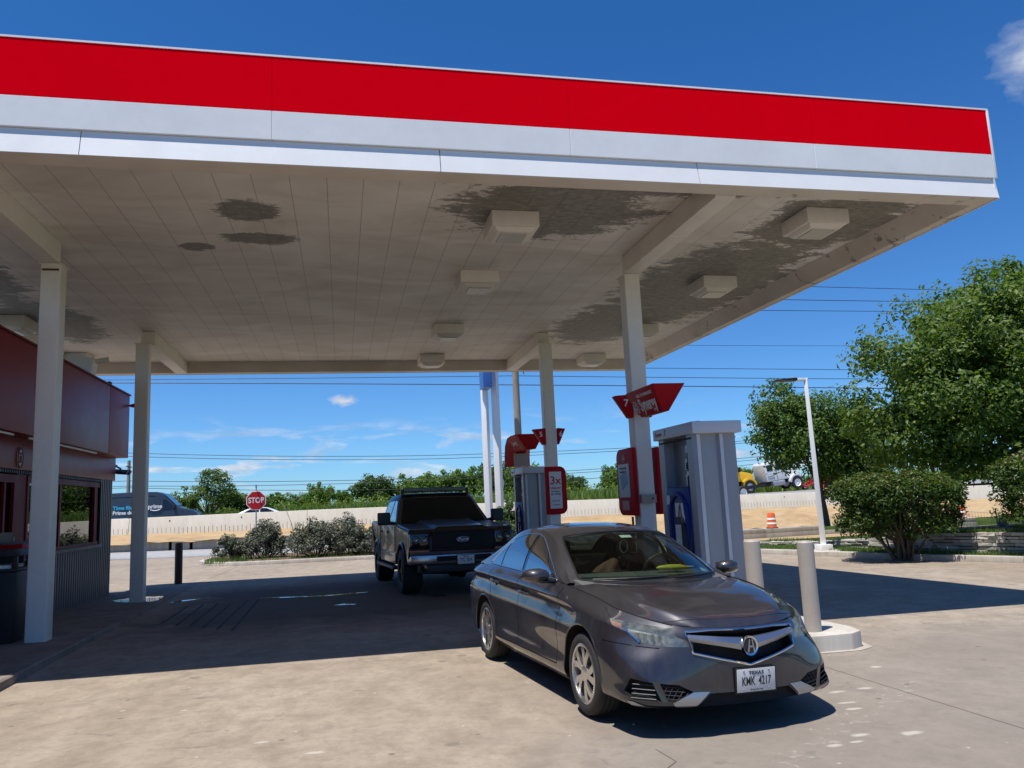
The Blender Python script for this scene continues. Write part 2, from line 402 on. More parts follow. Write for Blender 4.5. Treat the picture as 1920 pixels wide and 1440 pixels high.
L = lambda a, b, n: list(np.linspace(a, b, n))
sheet('ground', [-3000, -300, -60, 80, 300, 3000], [-3000, -300, -40, 60, 300, 3000], lambda x, y: -1.7, m_grassy)
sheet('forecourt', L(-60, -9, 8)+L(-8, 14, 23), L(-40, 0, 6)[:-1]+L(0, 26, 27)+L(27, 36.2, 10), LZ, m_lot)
sheet('frontage_road', L(-90, -11, 6)+L(-6, 90, 20), [36.15, 39.5, 42.95], lambda x, y: ZR(x)+.02, m_road)
# painted edge line along the road
sheet('road_edge_line', L(-90, -11, 6)+L(-6, 90, 20), [42.2, 42.32], lambda x, y: ZR(x)+.026, M('road_paint', (.62, .60, .52), .6, var=.2, vs=.8))
rs = random.Random(8)
def dirtz(x, y):
    foot = interp(x, [-90, 1.5, 5, 90], [.30, .30, ZR(5)+.02, ZR(90)])if x > 4 or x < 1.5 else interp(x, [1.5, 5], [.30, ZR(5)+.02])
    if x > 5: foot = ZR(x)+.01
    k = (y-43.05)/(45.6-43.05)
    return foot+(ZB(x)+.02-foot)*max(0, min(1, k))**.8+.05*math.sin(x*1.7+y*2.1)*k*(1-k)*4+.03*math.sin(x*4.1-y*3)
sheet('dirt_bank', L(-90, -30, 20)+L(-29.5, 60, 180)+L(61, 90, 6), L(42.7, 45.7, 9), dirtz, m_dirt)
m_asph = concrete('motorway_surface', (.30, .295, .29), (.22, .215, .21), (.36, .355, .35), oil=False, chips=False)
sheet('motorway', L(-140, 160, 40), [45.6, 55, 66], lambda x, y: ZH(x), m_asph)
def fieldz(x, y): return ZH(x)+(max(0, min(1, (y-66)/50)))*(.75-.004*(x+10))-.02
sheet('far_field', L(-400, -150, 4)+L(-140, 160, 30)+L(200, 500, 4), [65.9, 75, 90, 110, 130, 200, 500], lambda x, y: fieldz(max(-140, min(160, x)), y), m_grassy)

# right-hand planted bank
STW = [(11.7, 22.6, -.20, .04), (12.7, 20.4, -.12, .07), (13.05, 17.6, -.03, .25), (13.15, 15.6, .02, .44), (13.55, 14.2, .03, .47), (14.3, 12.6, .05, .47), (15.4, 9.8, .06, .47), (18.5, 3, .06, .47)]   # stone wall: x, y, base, top
def bankz(x, y):
    wx = interp(y, [p[1] for p in STW[::-1]], [p[0] for p in STW[::-1]])
    top = interp(y, [p[1] for p in STW[::-1]], [p[3] for p in STW[::-1]])
    if y < 22: z = max(-.55, top-.03+.03*math.sin(x*.9)*math.cos(y*.7)-.09*max(0, x-wx-.6))
    elif y < 30: z = .0+(-.45-.0)*(y-22)/8
    else: z = -.10+(ZR(x)-.05+.10)*min(1, (y-30)/5.5)
    return z
ysb = L(-20, 8, 6)+L(9, 21.9, 14)+[22.1]+L(23, 29.9, 8)+[30.1]+L(31, 36.1, 6)
vs = []; nb = 22
for y in ysb:
    wx = interp(y, [p[1] for p in STW[::-1]], [p[0] for p in STW[::-1]])+.12
    if y > 22: wx = 11.7
    for i in range(nb):
        x = wx+(90-wx)*(i/(nb-1))**2.2; vs.append((x, y, bankz(x, y)))
fs = [(j*nb+i, j*nb+i+1, (j+1)*nb+i+1, (j+1)*nb+i) for j in range(len(ysb)-1) for i in range(nb-1)]
me = bpy.data.meshes.new('planted_bank'); me.from_pydata(vs, [], fs); me.materials.append(m_lawn)
o = bpy.data.objects.new('planted_bank', me); COL.objects.link(o); o['kind'] = 'structure'
sheet('gravel_strip', L(11.75, 26, 12), [22.3, 25, 29.85], lambda x, y: bankz(x, y)+.012, m_dirt)

KERB = [(8.6, 24.6), (10.2, 22.3), (11.11, 20.3), (11.75, 18.2), (12.05, 16.4), (12.45, 15.0), (12.95, 13.8), (13.7, 12.0), (15.0, 8.6), (18, 2), (20, -6)]
def ribbon(name, pts, w0, w1, h0, h1, mat, zf=LZ, kind='structure', bev=.025):
    """kerb-like extrusion along a polyline on the ground: from offset w0 to w1 to the right of travel, z from h0 to h1 over the ground"""
    P = [Vector((*p, 0)) for p in pts]; rings = []
    for i, p in enumerate(P):
        d = (P[min(i+1, len(P)-1)]-P[max(i-1, 0)]).normalized(); nrm = Vector((d.y, -d.x, 0))
        a, b = p+nrm*w0, p+nrm*w1; z = zf(p.x, p.y)
        rings.append([(a.x, a.y, z+h0), (b.x, b.y, z+h0), (b.x, b.y, z+h1), (a.x, a.y, z+h1)])
    o = MB().loft(rings).build(name, mat, bevel=bev, segs=2)
    if kind: o['kind'] = kind
    return o
ribbon('kerb', KERB, -.17, .0, -.05, .13, m_kerb)
# grass verge between kerb and stone wall
vs = []; fs = []
for i, y in enumerate(L(24, 9, 31)):
    kx = interp(y, [p[1] for p in KERB[::-1]], [p[0] for p in KERB[::-1]])+.12
    wx = interp(y, [p[1] for p in STW[::-1]], [p[0] for p in STW[::-1]])+.1
    wx = max(wx, kx+.15)
    for k in range(4):
        x = kx+(wx-kx)*k/3; vs.append((x, y, GZ(kx, y)+.10+.05*k/3))
    if i: fs += [((i-1)*4+k, (i-1)*4+k+1, i*4+k+1, i*4+k) for k in range(3)]
me = bpy.data.meshes.new('verge'); me.from_pydata(vs, [], fs); me.materials.append(m_lawn)
o = bpy.data.objects.new('verge', me); COL.objects.link(o); o['kind'] = 'structure'

# front planted island beside the road
ISL = [(-4.85, 31.2), (-4.85, 30.2), (-4.55, 29.2), (-4.0, 28.4), (-3.3, 28.0), (-2.2, 27.9), (2, 27.9), (6, 27.9), (9.0, 27.2), (9.4, 27.6), (9.6, 29), (9.6, 33), (8.8, 34), (0, 34), (-4.2, 33.4), (-4.8, 32.4)]
ring = ISL+[ISL[0]]
ribbon('island_kerb', ring, -.0, .17, -.05, .13, m_kerb)
isl = MB(); n = len(ISL)
isl.add([(x, y, LZ(x, y)+.10) for x, y in ISL]+[(2, 31, LZ(2, 31)+.2), ], [(i, (i+1) % n, n) for i in range(n)])
o = isl.build('island_soil', m_mulch); o['kind'] = 'structure'

# sidewalk along the store, its step fading out towards the back
def SWH(y): return interp(y, [-20, 8, 12, 19.7, 21], [.10, .085, .065, .006, .002])
def SWX(y): return interp(y, [-20, 8.1, 9.5, 19.7, 30], [-2.9, -3.03, -3.08, -3.40, -3.5])
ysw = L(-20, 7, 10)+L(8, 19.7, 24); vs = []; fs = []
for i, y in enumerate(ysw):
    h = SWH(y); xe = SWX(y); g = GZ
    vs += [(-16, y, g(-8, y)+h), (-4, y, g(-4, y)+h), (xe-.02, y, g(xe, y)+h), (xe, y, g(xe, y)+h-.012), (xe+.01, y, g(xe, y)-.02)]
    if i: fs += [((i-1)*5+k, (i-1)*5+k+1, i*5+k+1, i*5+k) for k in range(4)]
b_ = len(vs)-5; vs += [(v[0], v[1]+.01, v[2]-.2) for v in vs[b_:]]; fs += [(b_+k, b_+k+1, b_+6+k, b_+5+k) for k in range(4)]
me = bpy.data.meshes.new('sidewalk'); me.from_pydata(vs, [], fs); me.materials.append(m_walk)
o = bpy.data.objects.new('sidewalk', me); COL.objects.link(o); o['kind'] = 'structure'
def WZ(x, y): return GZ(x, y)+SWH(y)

# scored grooves of the ramp and water on the ground
for (a, b) in (((-2.6, 12.6), (-2.67, 15.0)), ((-2.33, 12.2), (-2.43, 15.1)), ((-2.11, 12.0), (-2.19, 15.2)), ((-1.9, 11.8), (-1.95, 14.9)), ((-1.67, 11.5), (-1.72, 15.5)), ((-1.45, 11.25), (-1.52, 15.6))):
    o = MB().add([(a[0]-.022, a[1], GZ(*a)+.004), (a[0]+.022, a[1], GZ(*a)+.004), (b[0]+.022, b[1], GZ(*b)+.004), (b[0]-.022, b[1], GZ(*b)+.004)], [(0, 1, 2, 3)]).build('scored_groove', m_dark); o['kind'] = 'structure'
m_water, t_, b_ = newmat('water_film'); b_.inputs['Base Color'].default_value = (.02, .02, .02, 1); b_.inputs['Roughness'].default_value = .03; b_.inputs['Specular IOR Level'].default_value = .9
def puddle(pts, zf, name='puddle', jit=.1):
    P = []; rp = random.Random(len(pts)+int(pts[0][0]*100)); n = len(pts)
    for i in range(n):
        a, b = Vector(pts[i]), Vector(pts[(i+1) % n])
        for k in range(5):
            q = a.lerp(b, k/5); P.append((q.x+rp.uniform(-jit, jit), q.y+rp.uniform(-jit, jit)))
    c = (sum(p[0] for p in P)/len(P), sum(p[1] for p in P)/len(P))
    o = MB().add([(*p, zf(*p)+.005) for p in P]+[(*c, zf(*c)+.005)], [(i, (i+1) % len(P), len(P)) for i in range(len(P))]).build(name, m_water); o['kind'] = 'structure'; return o
puddle([(-4.35, 16.75), (-4.0, 16.1), (-3.45, 15.98), (-3.42, 16.6), (-3.5, 17.1), (-4.0, 17.3)], WZ, jit=.06)
puddle([(-3.15, 15.9), (-2.6, 16.3), (-2.5, 16.45), (-2.95, 16.25)], GZ, jit=.03)
puddle([(-1.55, 15.66), (-.8, 15.42), (-.3, 15.3), (.2, 15.42), (.5, 15.62), (.1, 15.66), (-.4, 15.44), (-.9, 15.52), (-1.5, 15.76)], GZ, jit=.03)
puddle([(-.15, 13.6), (.1, 13.5), (.25, 13.62), (0, 13.75)], GZ, jit=.04)
puddle([(1.5, 14.05), (1.75, 14.0), (1.8, 14.12), (1.55, 14.15)], GZ, jit=.03)


# ------------------------------------------------------------------ the canopy over the pumps
ZBOT, ZCE, ZTR, ZWH, ZTOP = 4.987, 5.245, 5.242, 5.553, 6.145
CX0, CX1, CY0, CY1 = -6.15, 7.88, 7.57, 19.89
can = thing('canopy', 'red and white flat fuel canopy on four white columns over the pumps', 'canopy', (1, 13.7, GZ(1, 13.7)))
def cb(mb, name, mat, par=None, **k):
    par = par or can
    o = mb.build(name, mat, None, **k); o.parent = par
    base = par.matrix_world.translation if par.parent is None else Vector((0, 0, 0))
    o.location = -Vector(par.location) if par.parent is None else Vector((0, 0, 0)); return o
# stained ceiling
m_ceil, t, b = newmat('peeling_ceiling_paint')
pos = t.node('ShaderNodeNewGeometry').outputs['Position']; x, y, z = t.sep(pos)
flat = t.mapping(pos, (1, 1, 0))
def blob(cx, cy, rx, ry):
    dx = t.math('DIVIDE', t.math('SUBTRACT', x, cx), rx); dy = t.math('DIVIDE', t.math('SUBTRACT', y, cy), ry)
    return t.math('SUBTRACT', 1., t.math('SQRT', t.math('ADD', t.math('MULTIPLY', dx, dx), t.math('MULTIPLY', dy, dy))), clamp=True)
reg = None
for q in ((2.7, 9.1, 1.9, 1.5), (6.3, 12.6, 2.0, 4.2), (5.6, 15.4, 1.6, 3.0), (6.7, 9.2, 1.6, 1.6), (-5.6, 12.5, 1.2, 2.6), (-5.2, 15.5, 1.2, 2.4), (-1.1, 9.5, .55, .6), (3.3, 8.1, 3.2, .7), (-1.0, 10.5, .7, .35), (-1.9, 10.9, .3, .25)):
    v = t.math('MULTIPLY', blob(*q), 1.7, clamp=True); reg = v if reg is None else t.math('MAXIMUM', reg, v)
n1 = t.noise(t.mapping(flat, (.75, 1.5, 1)), 2.3, 8, .68, .7)
n2 = t.noise(t.mapping(flat, (.8, 1.7, 1), (4, 2, 0)), 9., 8, .78, .4)
n3 = t.noise(t.mapping(flat, (.5, 1.1, 1), (8, 3, 0)), 1.1, 6, .6, .8)
peel = t.ramp(t.math('ADD', t.math('MULTIPLY', reg, .31), t.math('ADD', t.math('MULTIPLY', n1, .60), t.math('MULTIPLY', n2, .46))), [(.675, 0.), (.73, 1.)])
basec = t.mix(t.ramp(n3, [(.40, 0.), (.72, 1.)]), (.90, .865, .80), (.68, .63, .555))
c = t.mix(t.math('MULTIPLY', peel, .86), basec, t.mix(t.ramp(n2, [(.4, 0.), (.65, 1.)]), (.075, .08, .062), (.30, .27, .225)))
s_ = t.math('FRACT', t.math('DIVIDE', t.math('ADD', x, 100.-.05), .405))
seam = t.math('LESS_THAN', t.math('ABSOLUTE', t.math('SUBTRACT', s_, .5)), .009)
c = t.mix(t.math('MULTIPLY', seam, .55), c, (.08, .07, .06))
t.l.new(c, b.inputs['Base Color']); b.inputs['Roughness'].default_value = .6
t.l.new(t.bump(t.math('ADD', t.math('MULTIPLY', seam, -1.), t.math('MULTIPLY', n3, .5)), .5, .02), b.inputs['Normal'])
m_soff, t, b = newmat('stained_soffit_paint')
pos = t.node('ShaderNodeNewGeometry').outputs['Position']
n1 = t.noise(t.mapping(pos, (1.2, 1.2, 1.2)), 2.6, 8, .7, .9); n2 = t.noise(pos, 1.0, 4)
x, y, z = t.sep(pos); rt = t.math('MULTIPLY', t.math('SUBTRACT', x, 1.), .022, clamp=True)
c = t.mix(t.ramp(n2, [(.35, 0.), (.7, 1.)]), (.80, .735, .65), (.64, .565, .48))
c = t.mix(t.math('MULTIPLY', t.ramp(t.math('ADD', n1, rt), [(.735, 0.), (.77, 1.)]), .75), c, (.22, .195, .16))
t.l.new(c, b.inputs['Base Color']); b.inputs['Roughness'].default_value = .55

mb = MB(); mb.box((CX0+.1, CY0+.12, ZCE), (7.66, CY1-.1, ZCE+.05)); cb(mb, 'ceiling', m_ceil)
# hollow lip round the edge, sloping up inside to the ceiling
def lip(pa, pb, pc, pd, name):   # outer line a-b, inner line d-c at the bottom; inner top further in
    pass
mb = MB()
ins = .24
o_ = [(CX0, CY0), (CX1, CY0), (CX1, CY1), (CX0, CY1)]
def inset(dx, dy, z): return [(CX0+dx, CY0+dy, z), (CX1-dx, CY0+dy, z), (CX1-dx, CY1-dy, z), (CX0+dx, CY1-dy, z)]
A = inset(.012, -.02, ZBOT); B = inset(.15, .24, ZBOT); C = inset(.30, .30, ZCE+.002)
for q0, q1 in ((A, B), (B, C)):
    for i in range(4):
        j = (i+1) % 4; mb.add([q0[i], q0[j], q1[j], q1[i]], [(0, 1, 2, 3)])
cb(mb, 'edge_soffit', m_soff)
mb = MB(); mb.box((CX0+.02, CY0+.06, ZTOP-.12), (CX1-.02, CY1-.06, ZTOP-.08)); cb(mb, 'roof_deck', m_steel)
mb = MB()   # upper void, closes the box
for lo, hi in (((CX0+.03, CY0+.05, ZCE+.06), (CX1-.03, CY0+.10, ZTOP-.13)), ((CX0+.03, CY1-.10, ZCE+.06), (CX1-.03, CY1-.05, ZTOP-.13)), ((CX1-.10, CY0+.11, ZCE+.06), (CX1-.05, CY1-.11, ZTOP-.13)), ((CX0+.05, CY0+.11, ZCE+.06), (CX0+.10, CY1-.11, ZTOP-.13))): mb.box(lo, hi)
cb(mb, 'edge_frame', m_steel)
# drip trim: leans out at the foot so that it catches the sun
m_trim = M('bright_white_trim', (.80, .80, .79), .4, var=.03)
xj = [CX0, -4.95, -2.36, 1.04, 3.93, CX1]
for i in range(5):
    a, b2 = xj[i]+(.0 if i == 0 else .004), xj[i+1]-(.0 if i == 4 else .004)
    mb = MB().prism([(CY0+.008, ZTR), (CY0-.045, ZBOT-.005), (CY0-.019, ZBOT-.005), (CY0+.03, ZTR)], a, b2, 'x'); cb(mb, 'drip_trim', m_trim)
mb = MB().prism([(CX1-.008, ZTR), (CX1+.022, ZBOT-.005), (CX1-.006, ZBOT-.005), (CX1-.03, ZTR)], CY0-.02, CY1, 'y')
mb.v = [(p[0], p[1], p[2]) for p in mb.v]; cb(mb, 'drip_trim', m_trim)
mb = MB().prism([(CY1-.008, ZTR), (CY1+.02, ZBOT-.005), (CY1-.006, ZBOT-.005), (CY1-.03, ZTR)], CX0, CX1, 'x'); cb(mb, 'drip_trim', m_trim)
# fascia panels
fx = [CX0, -3.68, -.63, 2.46, 5.42, CX1]
for i in range(5):
    a, b2 = fx[i]+.0012, fx[i+1]-.0012
    cb(MB().box((a, CY0-.022, ZTR+.004), (b2, CY0+.02, ZWH-.002)), 'white_fascia_panel', m_white, bevel=.004, segs=1)
    cb(MB().box((a, CY0-.021, ZWH+.001), (b2, CY0+.02, ZTOP-.012)), 'red_fascia_panel', m_red)
cb(MB().box((CX0, CY0-.026, ZTOP-.012), (CX1+.03, CY0+.05, ZTOP+.008)), 'coping', m_white)
cb(MB().box((CX1+.003, CY0-.028, ZTR+.003), (CX1+.035, CY0+.04, ZTOP-.013)), 'corner_cap', m_white, bevel=.005)
for i in range(4):
    y0 = CY0+.045+(CY1-CY0-.06)*i/4; y1 = CY0+.045+(CY1-CY0-.06)*(i+1)/4-.006
    cb(MB().box((CX1-.02, y0, ZTR+.004), (CX1+.022, y1, ZWH-.002)), 'white_fascia_panel', m_white)
    cb(MB().box((CX1-.02, y0, ZWH+.001), (CX1+.021, y1, ZTOP-.012)), 'red_fascia_panel', m_red)
for i in range(5):
    cb(MB().box((fx[i]+.003, CY1-.02, ZTR+.004), (fx[i+1]-.003, CY1+.022, ZWH-.002)), 'white_fascia_panel', m_white)
    cb(MB().box((fx[i]+.003, CY1-.02, ZWH+.001), (fx[i+1]-.003, CY1+.021, ZTOP-.012)), 'red_fascia_panel', m_red)
cb(MB().box((CX0-.022, CY0, ZBOT), (CX0-.001, CY1, ZTOP)), 'white_fascia_panel', m_white)
# beams and columns
LX, RX, Y1, Y2 = -3.71, 4.395, 10.88, 16.0
for cx in (LX, RX):
    cb(MB().box((cx-.13, CY0+.26, 4.962), (cx+.13, Y1+.02, ZCE-.003)), 'roof_beam', m_white_dirty, bevel=.012)
    cb(MB().box((cx-.13, Y2+.26, 4.962), (cx+.13, CY1-.28, ZCE-.003)), 'roof_beam', m_white_dirty, bevel=.012)
cb(MB().box((RX-.135, 9.15, 4.955), (RX+.135, 9.2, ZCE-.004)), 'beam_joint', m_white_dirty)
for cx, cy, h in ((-3.69, Y1, .120), (-3.755, Y2, .120), (4.402, Y1, .124), (4.385, Y2, .122)):
    w = h; zb_ = (WZ(cx, cy) if cx < 0 else GZ(cx, cy))-.05
    co = cb(MB().box((cx-w, cy, zb_), (cx+w, cy+2*w, 4.958)), 'column', m_white_dirty, bevel=.02, segs=3)
    q = MB().box((cx-w-.025, cy-.02, 4.945), (cx+w+.025, cy+2*w+.025, 4.957)); c_ = q.build('cap_plate', m_white_dirty, co)
    if cx < 0 and cy == Y1:
        q = MB().box((cx-w+.02, cy-.012, 4.86), (cx+w-.02, cy+.01, 4.885)); q.build('rust_streak', M('rust', (.13, .06, .03), .9, var=.4, vs=20), co)
# box lights
def box_light(cx, yf, par):
    f = cb(MB().box((cx-.31, yf, 5.04), (cx+.31, yf+.62, ZCE-.004)), 'canopy_light', m_white_dirty, bevel=.012)
    MB().loft([[(cx-.27, yf+.03, 5.038), (cx+.27, yf+.03, 5.038), (cx+.27, yf+.58, 5.038), (cx-.27, yf+.58, 5.038)], [(cx-.22, yf+.09, 4.985), (cx+.22, yf+.09, 4.985), (cx+.22, yf+.53, 4.985), (cx-.22, yf+.53, 4.985)]]).build('lens_frame', m_white_dirty, f, bevel=.006)
    MB().box((cx-.17, yf+.13, 4.972), (cx+.17, yf+.49, 4.984)).build('lens', M('frosted_lens', (.55, .54, .5), .3, var=.05), f)
for cx, yf in ((2.2, 9.16), (2.19, 11.72), (2.2, 15.45), (2.22, 18.7), (6.32, 8.66), (6.36, 11.76), (6.44, 15.35), (6.4, 18.7), (-5.75, 18.35), (-5.75, 14.9)): box_light(cx, yf, can)

# ------------------------------------------------------------------ the shop
WX = -4.93
shop = thing('shop_building', 'red fronted convenience shop with ribbed grey wall beside the canopy', 'shop', (-8, 8, WZ(-8, 8)))
def sb(mb, name, mat, **k):
    o = mb.build(name, mat, shop, **k); o.location = -Vector(shop.location); return o
m_rib = M('ribbed_metal_wall', (.17, .165, .17), .45, metal=.25, var=.12, vs=2, streak=True)
m_redp = M('shop_red_panel', (.25, .008, .018), .42, var=.08, vs=1., spec=.35)
m_redf = M('red_window_frame', (.17, .008, .012), .5, var=.08, spec=.2)
m_shopglass = glass('shop_glass', (.10, .12, .12), 1.0, .0, .06)
m_inner = M('dim_interior', (.035, .032, .03), .9, var=.2)
def ribs(y0, y1, z0, z1):
    mb = MB(); pts = []; y = y0; k = 0
    while y < y1-.001:
        pts += [(WX+.05, y), (WX+.05, min(y1, y+.05)), (WX, min(y1, y+.06)), (WX, min(y1, y+.115))]; y += .125
    pts.append((WX, y1))
    vs = [(p[0], p[1], z0) for p in pts]+[(p[0], p[1], z1) for p in pts]; n = len(pts)
    mb.add(vs, [(i, i+1, n+i+1, n+i) for i in range(n-1)]); return mb
sb(ribs(13.85, 18.55, -.05, 1.04), 'ribbed_wall', m_rib)
sb(ribs(17.72, 18.55, 1.04, 2.42), 'ribbed_wall', m_rib)
sb(MB().box((-16, -7, -.3), (WX-.30, 18.5, 4.0)), 'wall_core', m_inner)
sb(MB().box((WX-.30, 18.40, -.3), (WX-.001, 18.548, 2.9)), 'end_wall', m_rib)
sb(MB().box((WX-.30, -7, -.1), (WX-.002, 12.2, 2.42)), 'front_wall', m_rib)
# lower red band, upper parapet
sb(MB().box((WX-.28, -7, 2.42), (WX+.07, 18.66, 3.0)), 'red_band', m_redp, bevel=.01)
pj = [-7, -1.5, 5, 11.5, 16.95, 18.45]
for i in range(5):
    sb(MB().box((WX-.32, pj[i]+.006, 2.90), (-4.555, pj[i+1]-.006, 4.27)), 'parapet_panel', m_redp, bevel=.012)
sb(MB().box((-16, -7, 4.0), (WX-.33, 18.3, 4.1)), 'roof', m_steel)
sb(MB().box((WX-.33, -7, 4.272), (-4.53, 18.47, 4.30)), 'parapet_coping', m_redf)
for i, (a, b2) in enumerate(((9.2, 12.4), (13.0, 16.3))):
    sb(MB().tube([(-4.60, a, 2.865), (-4.60, b2, 2.865)], .018, 8), 'strip_light', m_white)
# stud moulding under the band
mb = MB().box((WX+.003, 11.9, 2.368), (WX+.012, 17.75, 2.406)); y = 11.9
while y < 17.8: mb.box((WX+.004, y, 2.362), (WX+.05, y+.05, 2.412)); y += .085
sb(mb, 'stud_moulding', m_black)
# window
wy0, wy1, wz0, wz1 = 13.86, 17.68, 1.10, 2.35
win = sb(MB().box((WX-.02, wy0, wz0), (WX+.035, wy0+.07, wz1)).box((WX-.10, wy1-.24, wz0), (WX+.012, wy1-.04, wz1)).box((WX-.02, wy0+.07, wz1-.10), (WX+.034, wy1, wz1)).box((WX-.02, wy0+.07, wz0), (WX+.034, wy1-.04, wz0+.06)).box((WX-.02, 15.35, wz0+.06), (WX+.03, 15.43, wz1-.1)), 'window_frame', m_redf)
MB().box((WX-.045, wy0+.07, wz0+.06), (WX-.037, wy1-.24, wz1-.10)).build('pane', m_shopglass, win)
sb(MB().box((WX-.02, 14.0, 1.04), (WX+.09, 17.71, 1.098)), 'window_sill', m_oldwall, bevel=.008)
sb(MB().box((WX-.28, 12.2, -.05), (WX-.20, 17.9, 2.42)), 'room_back', m_inner)
# door
door = sb(MB().box((WX-.02, 12.25, .02), (WX+.03, 12.33, 2.34)).box((WX-.02, 13.35, .02), (WX+.03, 13.45, 2.34)).box((WX-.02, 12.33, 2.22), (WX+.029, 13.35, 2.34)).box((WX-.02, 12.33, .02), (WX+.029, 13.35, .2)).box((WX-.02, 13.0, .2), (WX+.025, 13.06, 2.22)), 'door', m_redf)
MB().box((WX-.04, 12.33, .2), (WX-.03, 13.35, 2.22)).build('pane', m_shopglass, door)
MB().tube([(WX+.03, 13.25, 1.0), (WX+.09, 13.25, 1.0), (WX+.09, 13.25, 1.4), (WX+.03, 13.25, 1.4)], .014).build('handle', m_steel, door)
sb(MB().box((WX-.02, 13.46, .0), (WX+.02, 13.84, 2.36)), 'door_post', m_redf)
# oval plaque
mb = MB(); n = 28
pl = sb(MB().lathe([(.001, .012), (.145, .012), (.145, .0)], 'x', n=32), 'oval_plaque', M('cream_plaque', (.55, .47, .36), .4)); pl.location = Vector((WX+.072, 13.38, 2.60))-Vector(shop.location); pl.scale = (1, .72, 1.1)
ri = MB().lathe([(.12, .013), (.12, .02), (.145, .02), (.145, .013)], 'x', n=32).build('rim', m_redf, pl)
for dy in (-.035, .035):
    MB().box((.012, dy-.022, -.07), (.018, dy+.022, .03)).lathe([(.001, .018), (.02, .018), (.02, .012)], 'x', c=(0, dy, .06), n=12).build('figure_mark', m_redf, pl)
# flood lamp under the parapet corner, siren and bracket knob
fl = sb(MB().box((WX+.02, 18.67, 2.72), (WX+.07, 18.80, 2.78)).tube([(WX+.045, 18.78, 2.75), (WX+.10, 18.95, 2.70)], .02), 'flood_lamp', m_black)
for dy in (0, .26):
    MB().box((WX-.02, 18.80+dy, 2.60), (WX+.26, 18.98+dy, 2.66), rot=(.35, .1, 0)).build('lamp_head', m_black, fl, bevel=.012)
sb(MB().lathe([(.001, -.10), (.03, -.06), (.045, 0), (.035, .07), (.001, .10)], 'x', c=(-4.47, 18.40, 4.05), n=16), 'siren', m_redsign, smooth=True)
sb(MB().lathe([(.001, -.05), (.05, -.04), (.06, .02), (.001, .05)], 'z', c=(-4.6, 17.0, 4.33), n=12), 'bracket_knob', m_black, smooth=True)
sb(MB().box((WX-.2, 16.2, 4.32), (-4.7, 16.5, 4.75), rot=(0, .2, 0)).tube([(-4.75, 16.35, 4.65), (-4.45, 16.4, 4.72)], .05), 'camera_bracket', m_white_dirty)
# ------------------------------------------------------------------ pump island, bollards
IZ = lambda y: GZ(4.4, y)+.15
isp = [(3.86, 7.25), (3.95, 6.95), (4.2, 6.76), (4.70, 6.76), (4.86, 6.86), (4.93, 7.1), (4.95, 12.8), (4.95, 19.6), (4.7, 19.95), (4.15, 19.95), (3.86, 19.6), (3.86, 12.8)]
mb = MB(); n = len(isp)
mb.add([(x, y, GZ(x, y)-.05) for x, y in isp]+[(x, y, GZ(4.4, y)+.15) for x, y in isp], [tuple(range(n, 2*n))]+[(i, (i+1) % n, n+(i+1) % n, n+i) for i in range(n)])
o = mb.build('pump_island', m_kerb, bevel=.018, segs=2); tag(o, 'raised pale concrete island with rounded nose under the fuel pumps', 'island')
m_kerb2 = concrete('patched_concrete', (.42, .37, .31), (.33, .28, .23), (.5, .45, .39), oil=False, chips=False)
ap = MB(); P = [(3.80, 7.1), (3.90, 6.88), (4.18, 6.70), (4.72, 6.69), (4.93, 6.80), (5.02, 7.1), (5.03, 8.4), (3.78, 8.4)]
o = ap.add([(x, y, GZ(x, y)+.004) for x, y in P], [tuple(range(8))]).build('island_apron', m_kerb2); o['kind'] = 'structure'

def bollard(x, y, z, h, r, label, mat, group=None, dome=.015):
    t = thing('bollard', label, 'bollard', (x, y, z), 0, group)
    MB().lathe([(r, -.05), (r, h-.01), (r*.985, h)], n=28).build('post', mat, t, smooth=True)
    MB().lathe([(r*.985, h), (r*.8, h+dome), (.001, h+dome*1.4)], n=28).build('cap', mat, t, smooth=True)
    return t
bollard(4.455, 7.02, IZ(7), .845, .079, 'tan steel bollard at the very nose of the pump island', m_tan, 'bollards on the pump island')
bollard(4.33, 7.83, IZ(7.8), .84, .088, 'tan steel bollard close in front of the large grey pump', m_tan, 'bollards on the pump island')
t = bollard(3.62, 17.55, GZ(3.6, 17.5), 1.2, .085, 'grey topped bollard with a black sleeve between pickup and pump', m_tan)
MB().lathe([(.092, -.02), (.092, .62), (.087, .63)], n=24).build('sleeve', m_black, t, smooth=True)
bollard(-3.94, 20.86, GZ(-3.94, 20.86), .975, .09, 'black bollard standing at the end of the store sidewalk', M('bollard_black', (.035, .028, .024), .55, var=.2))

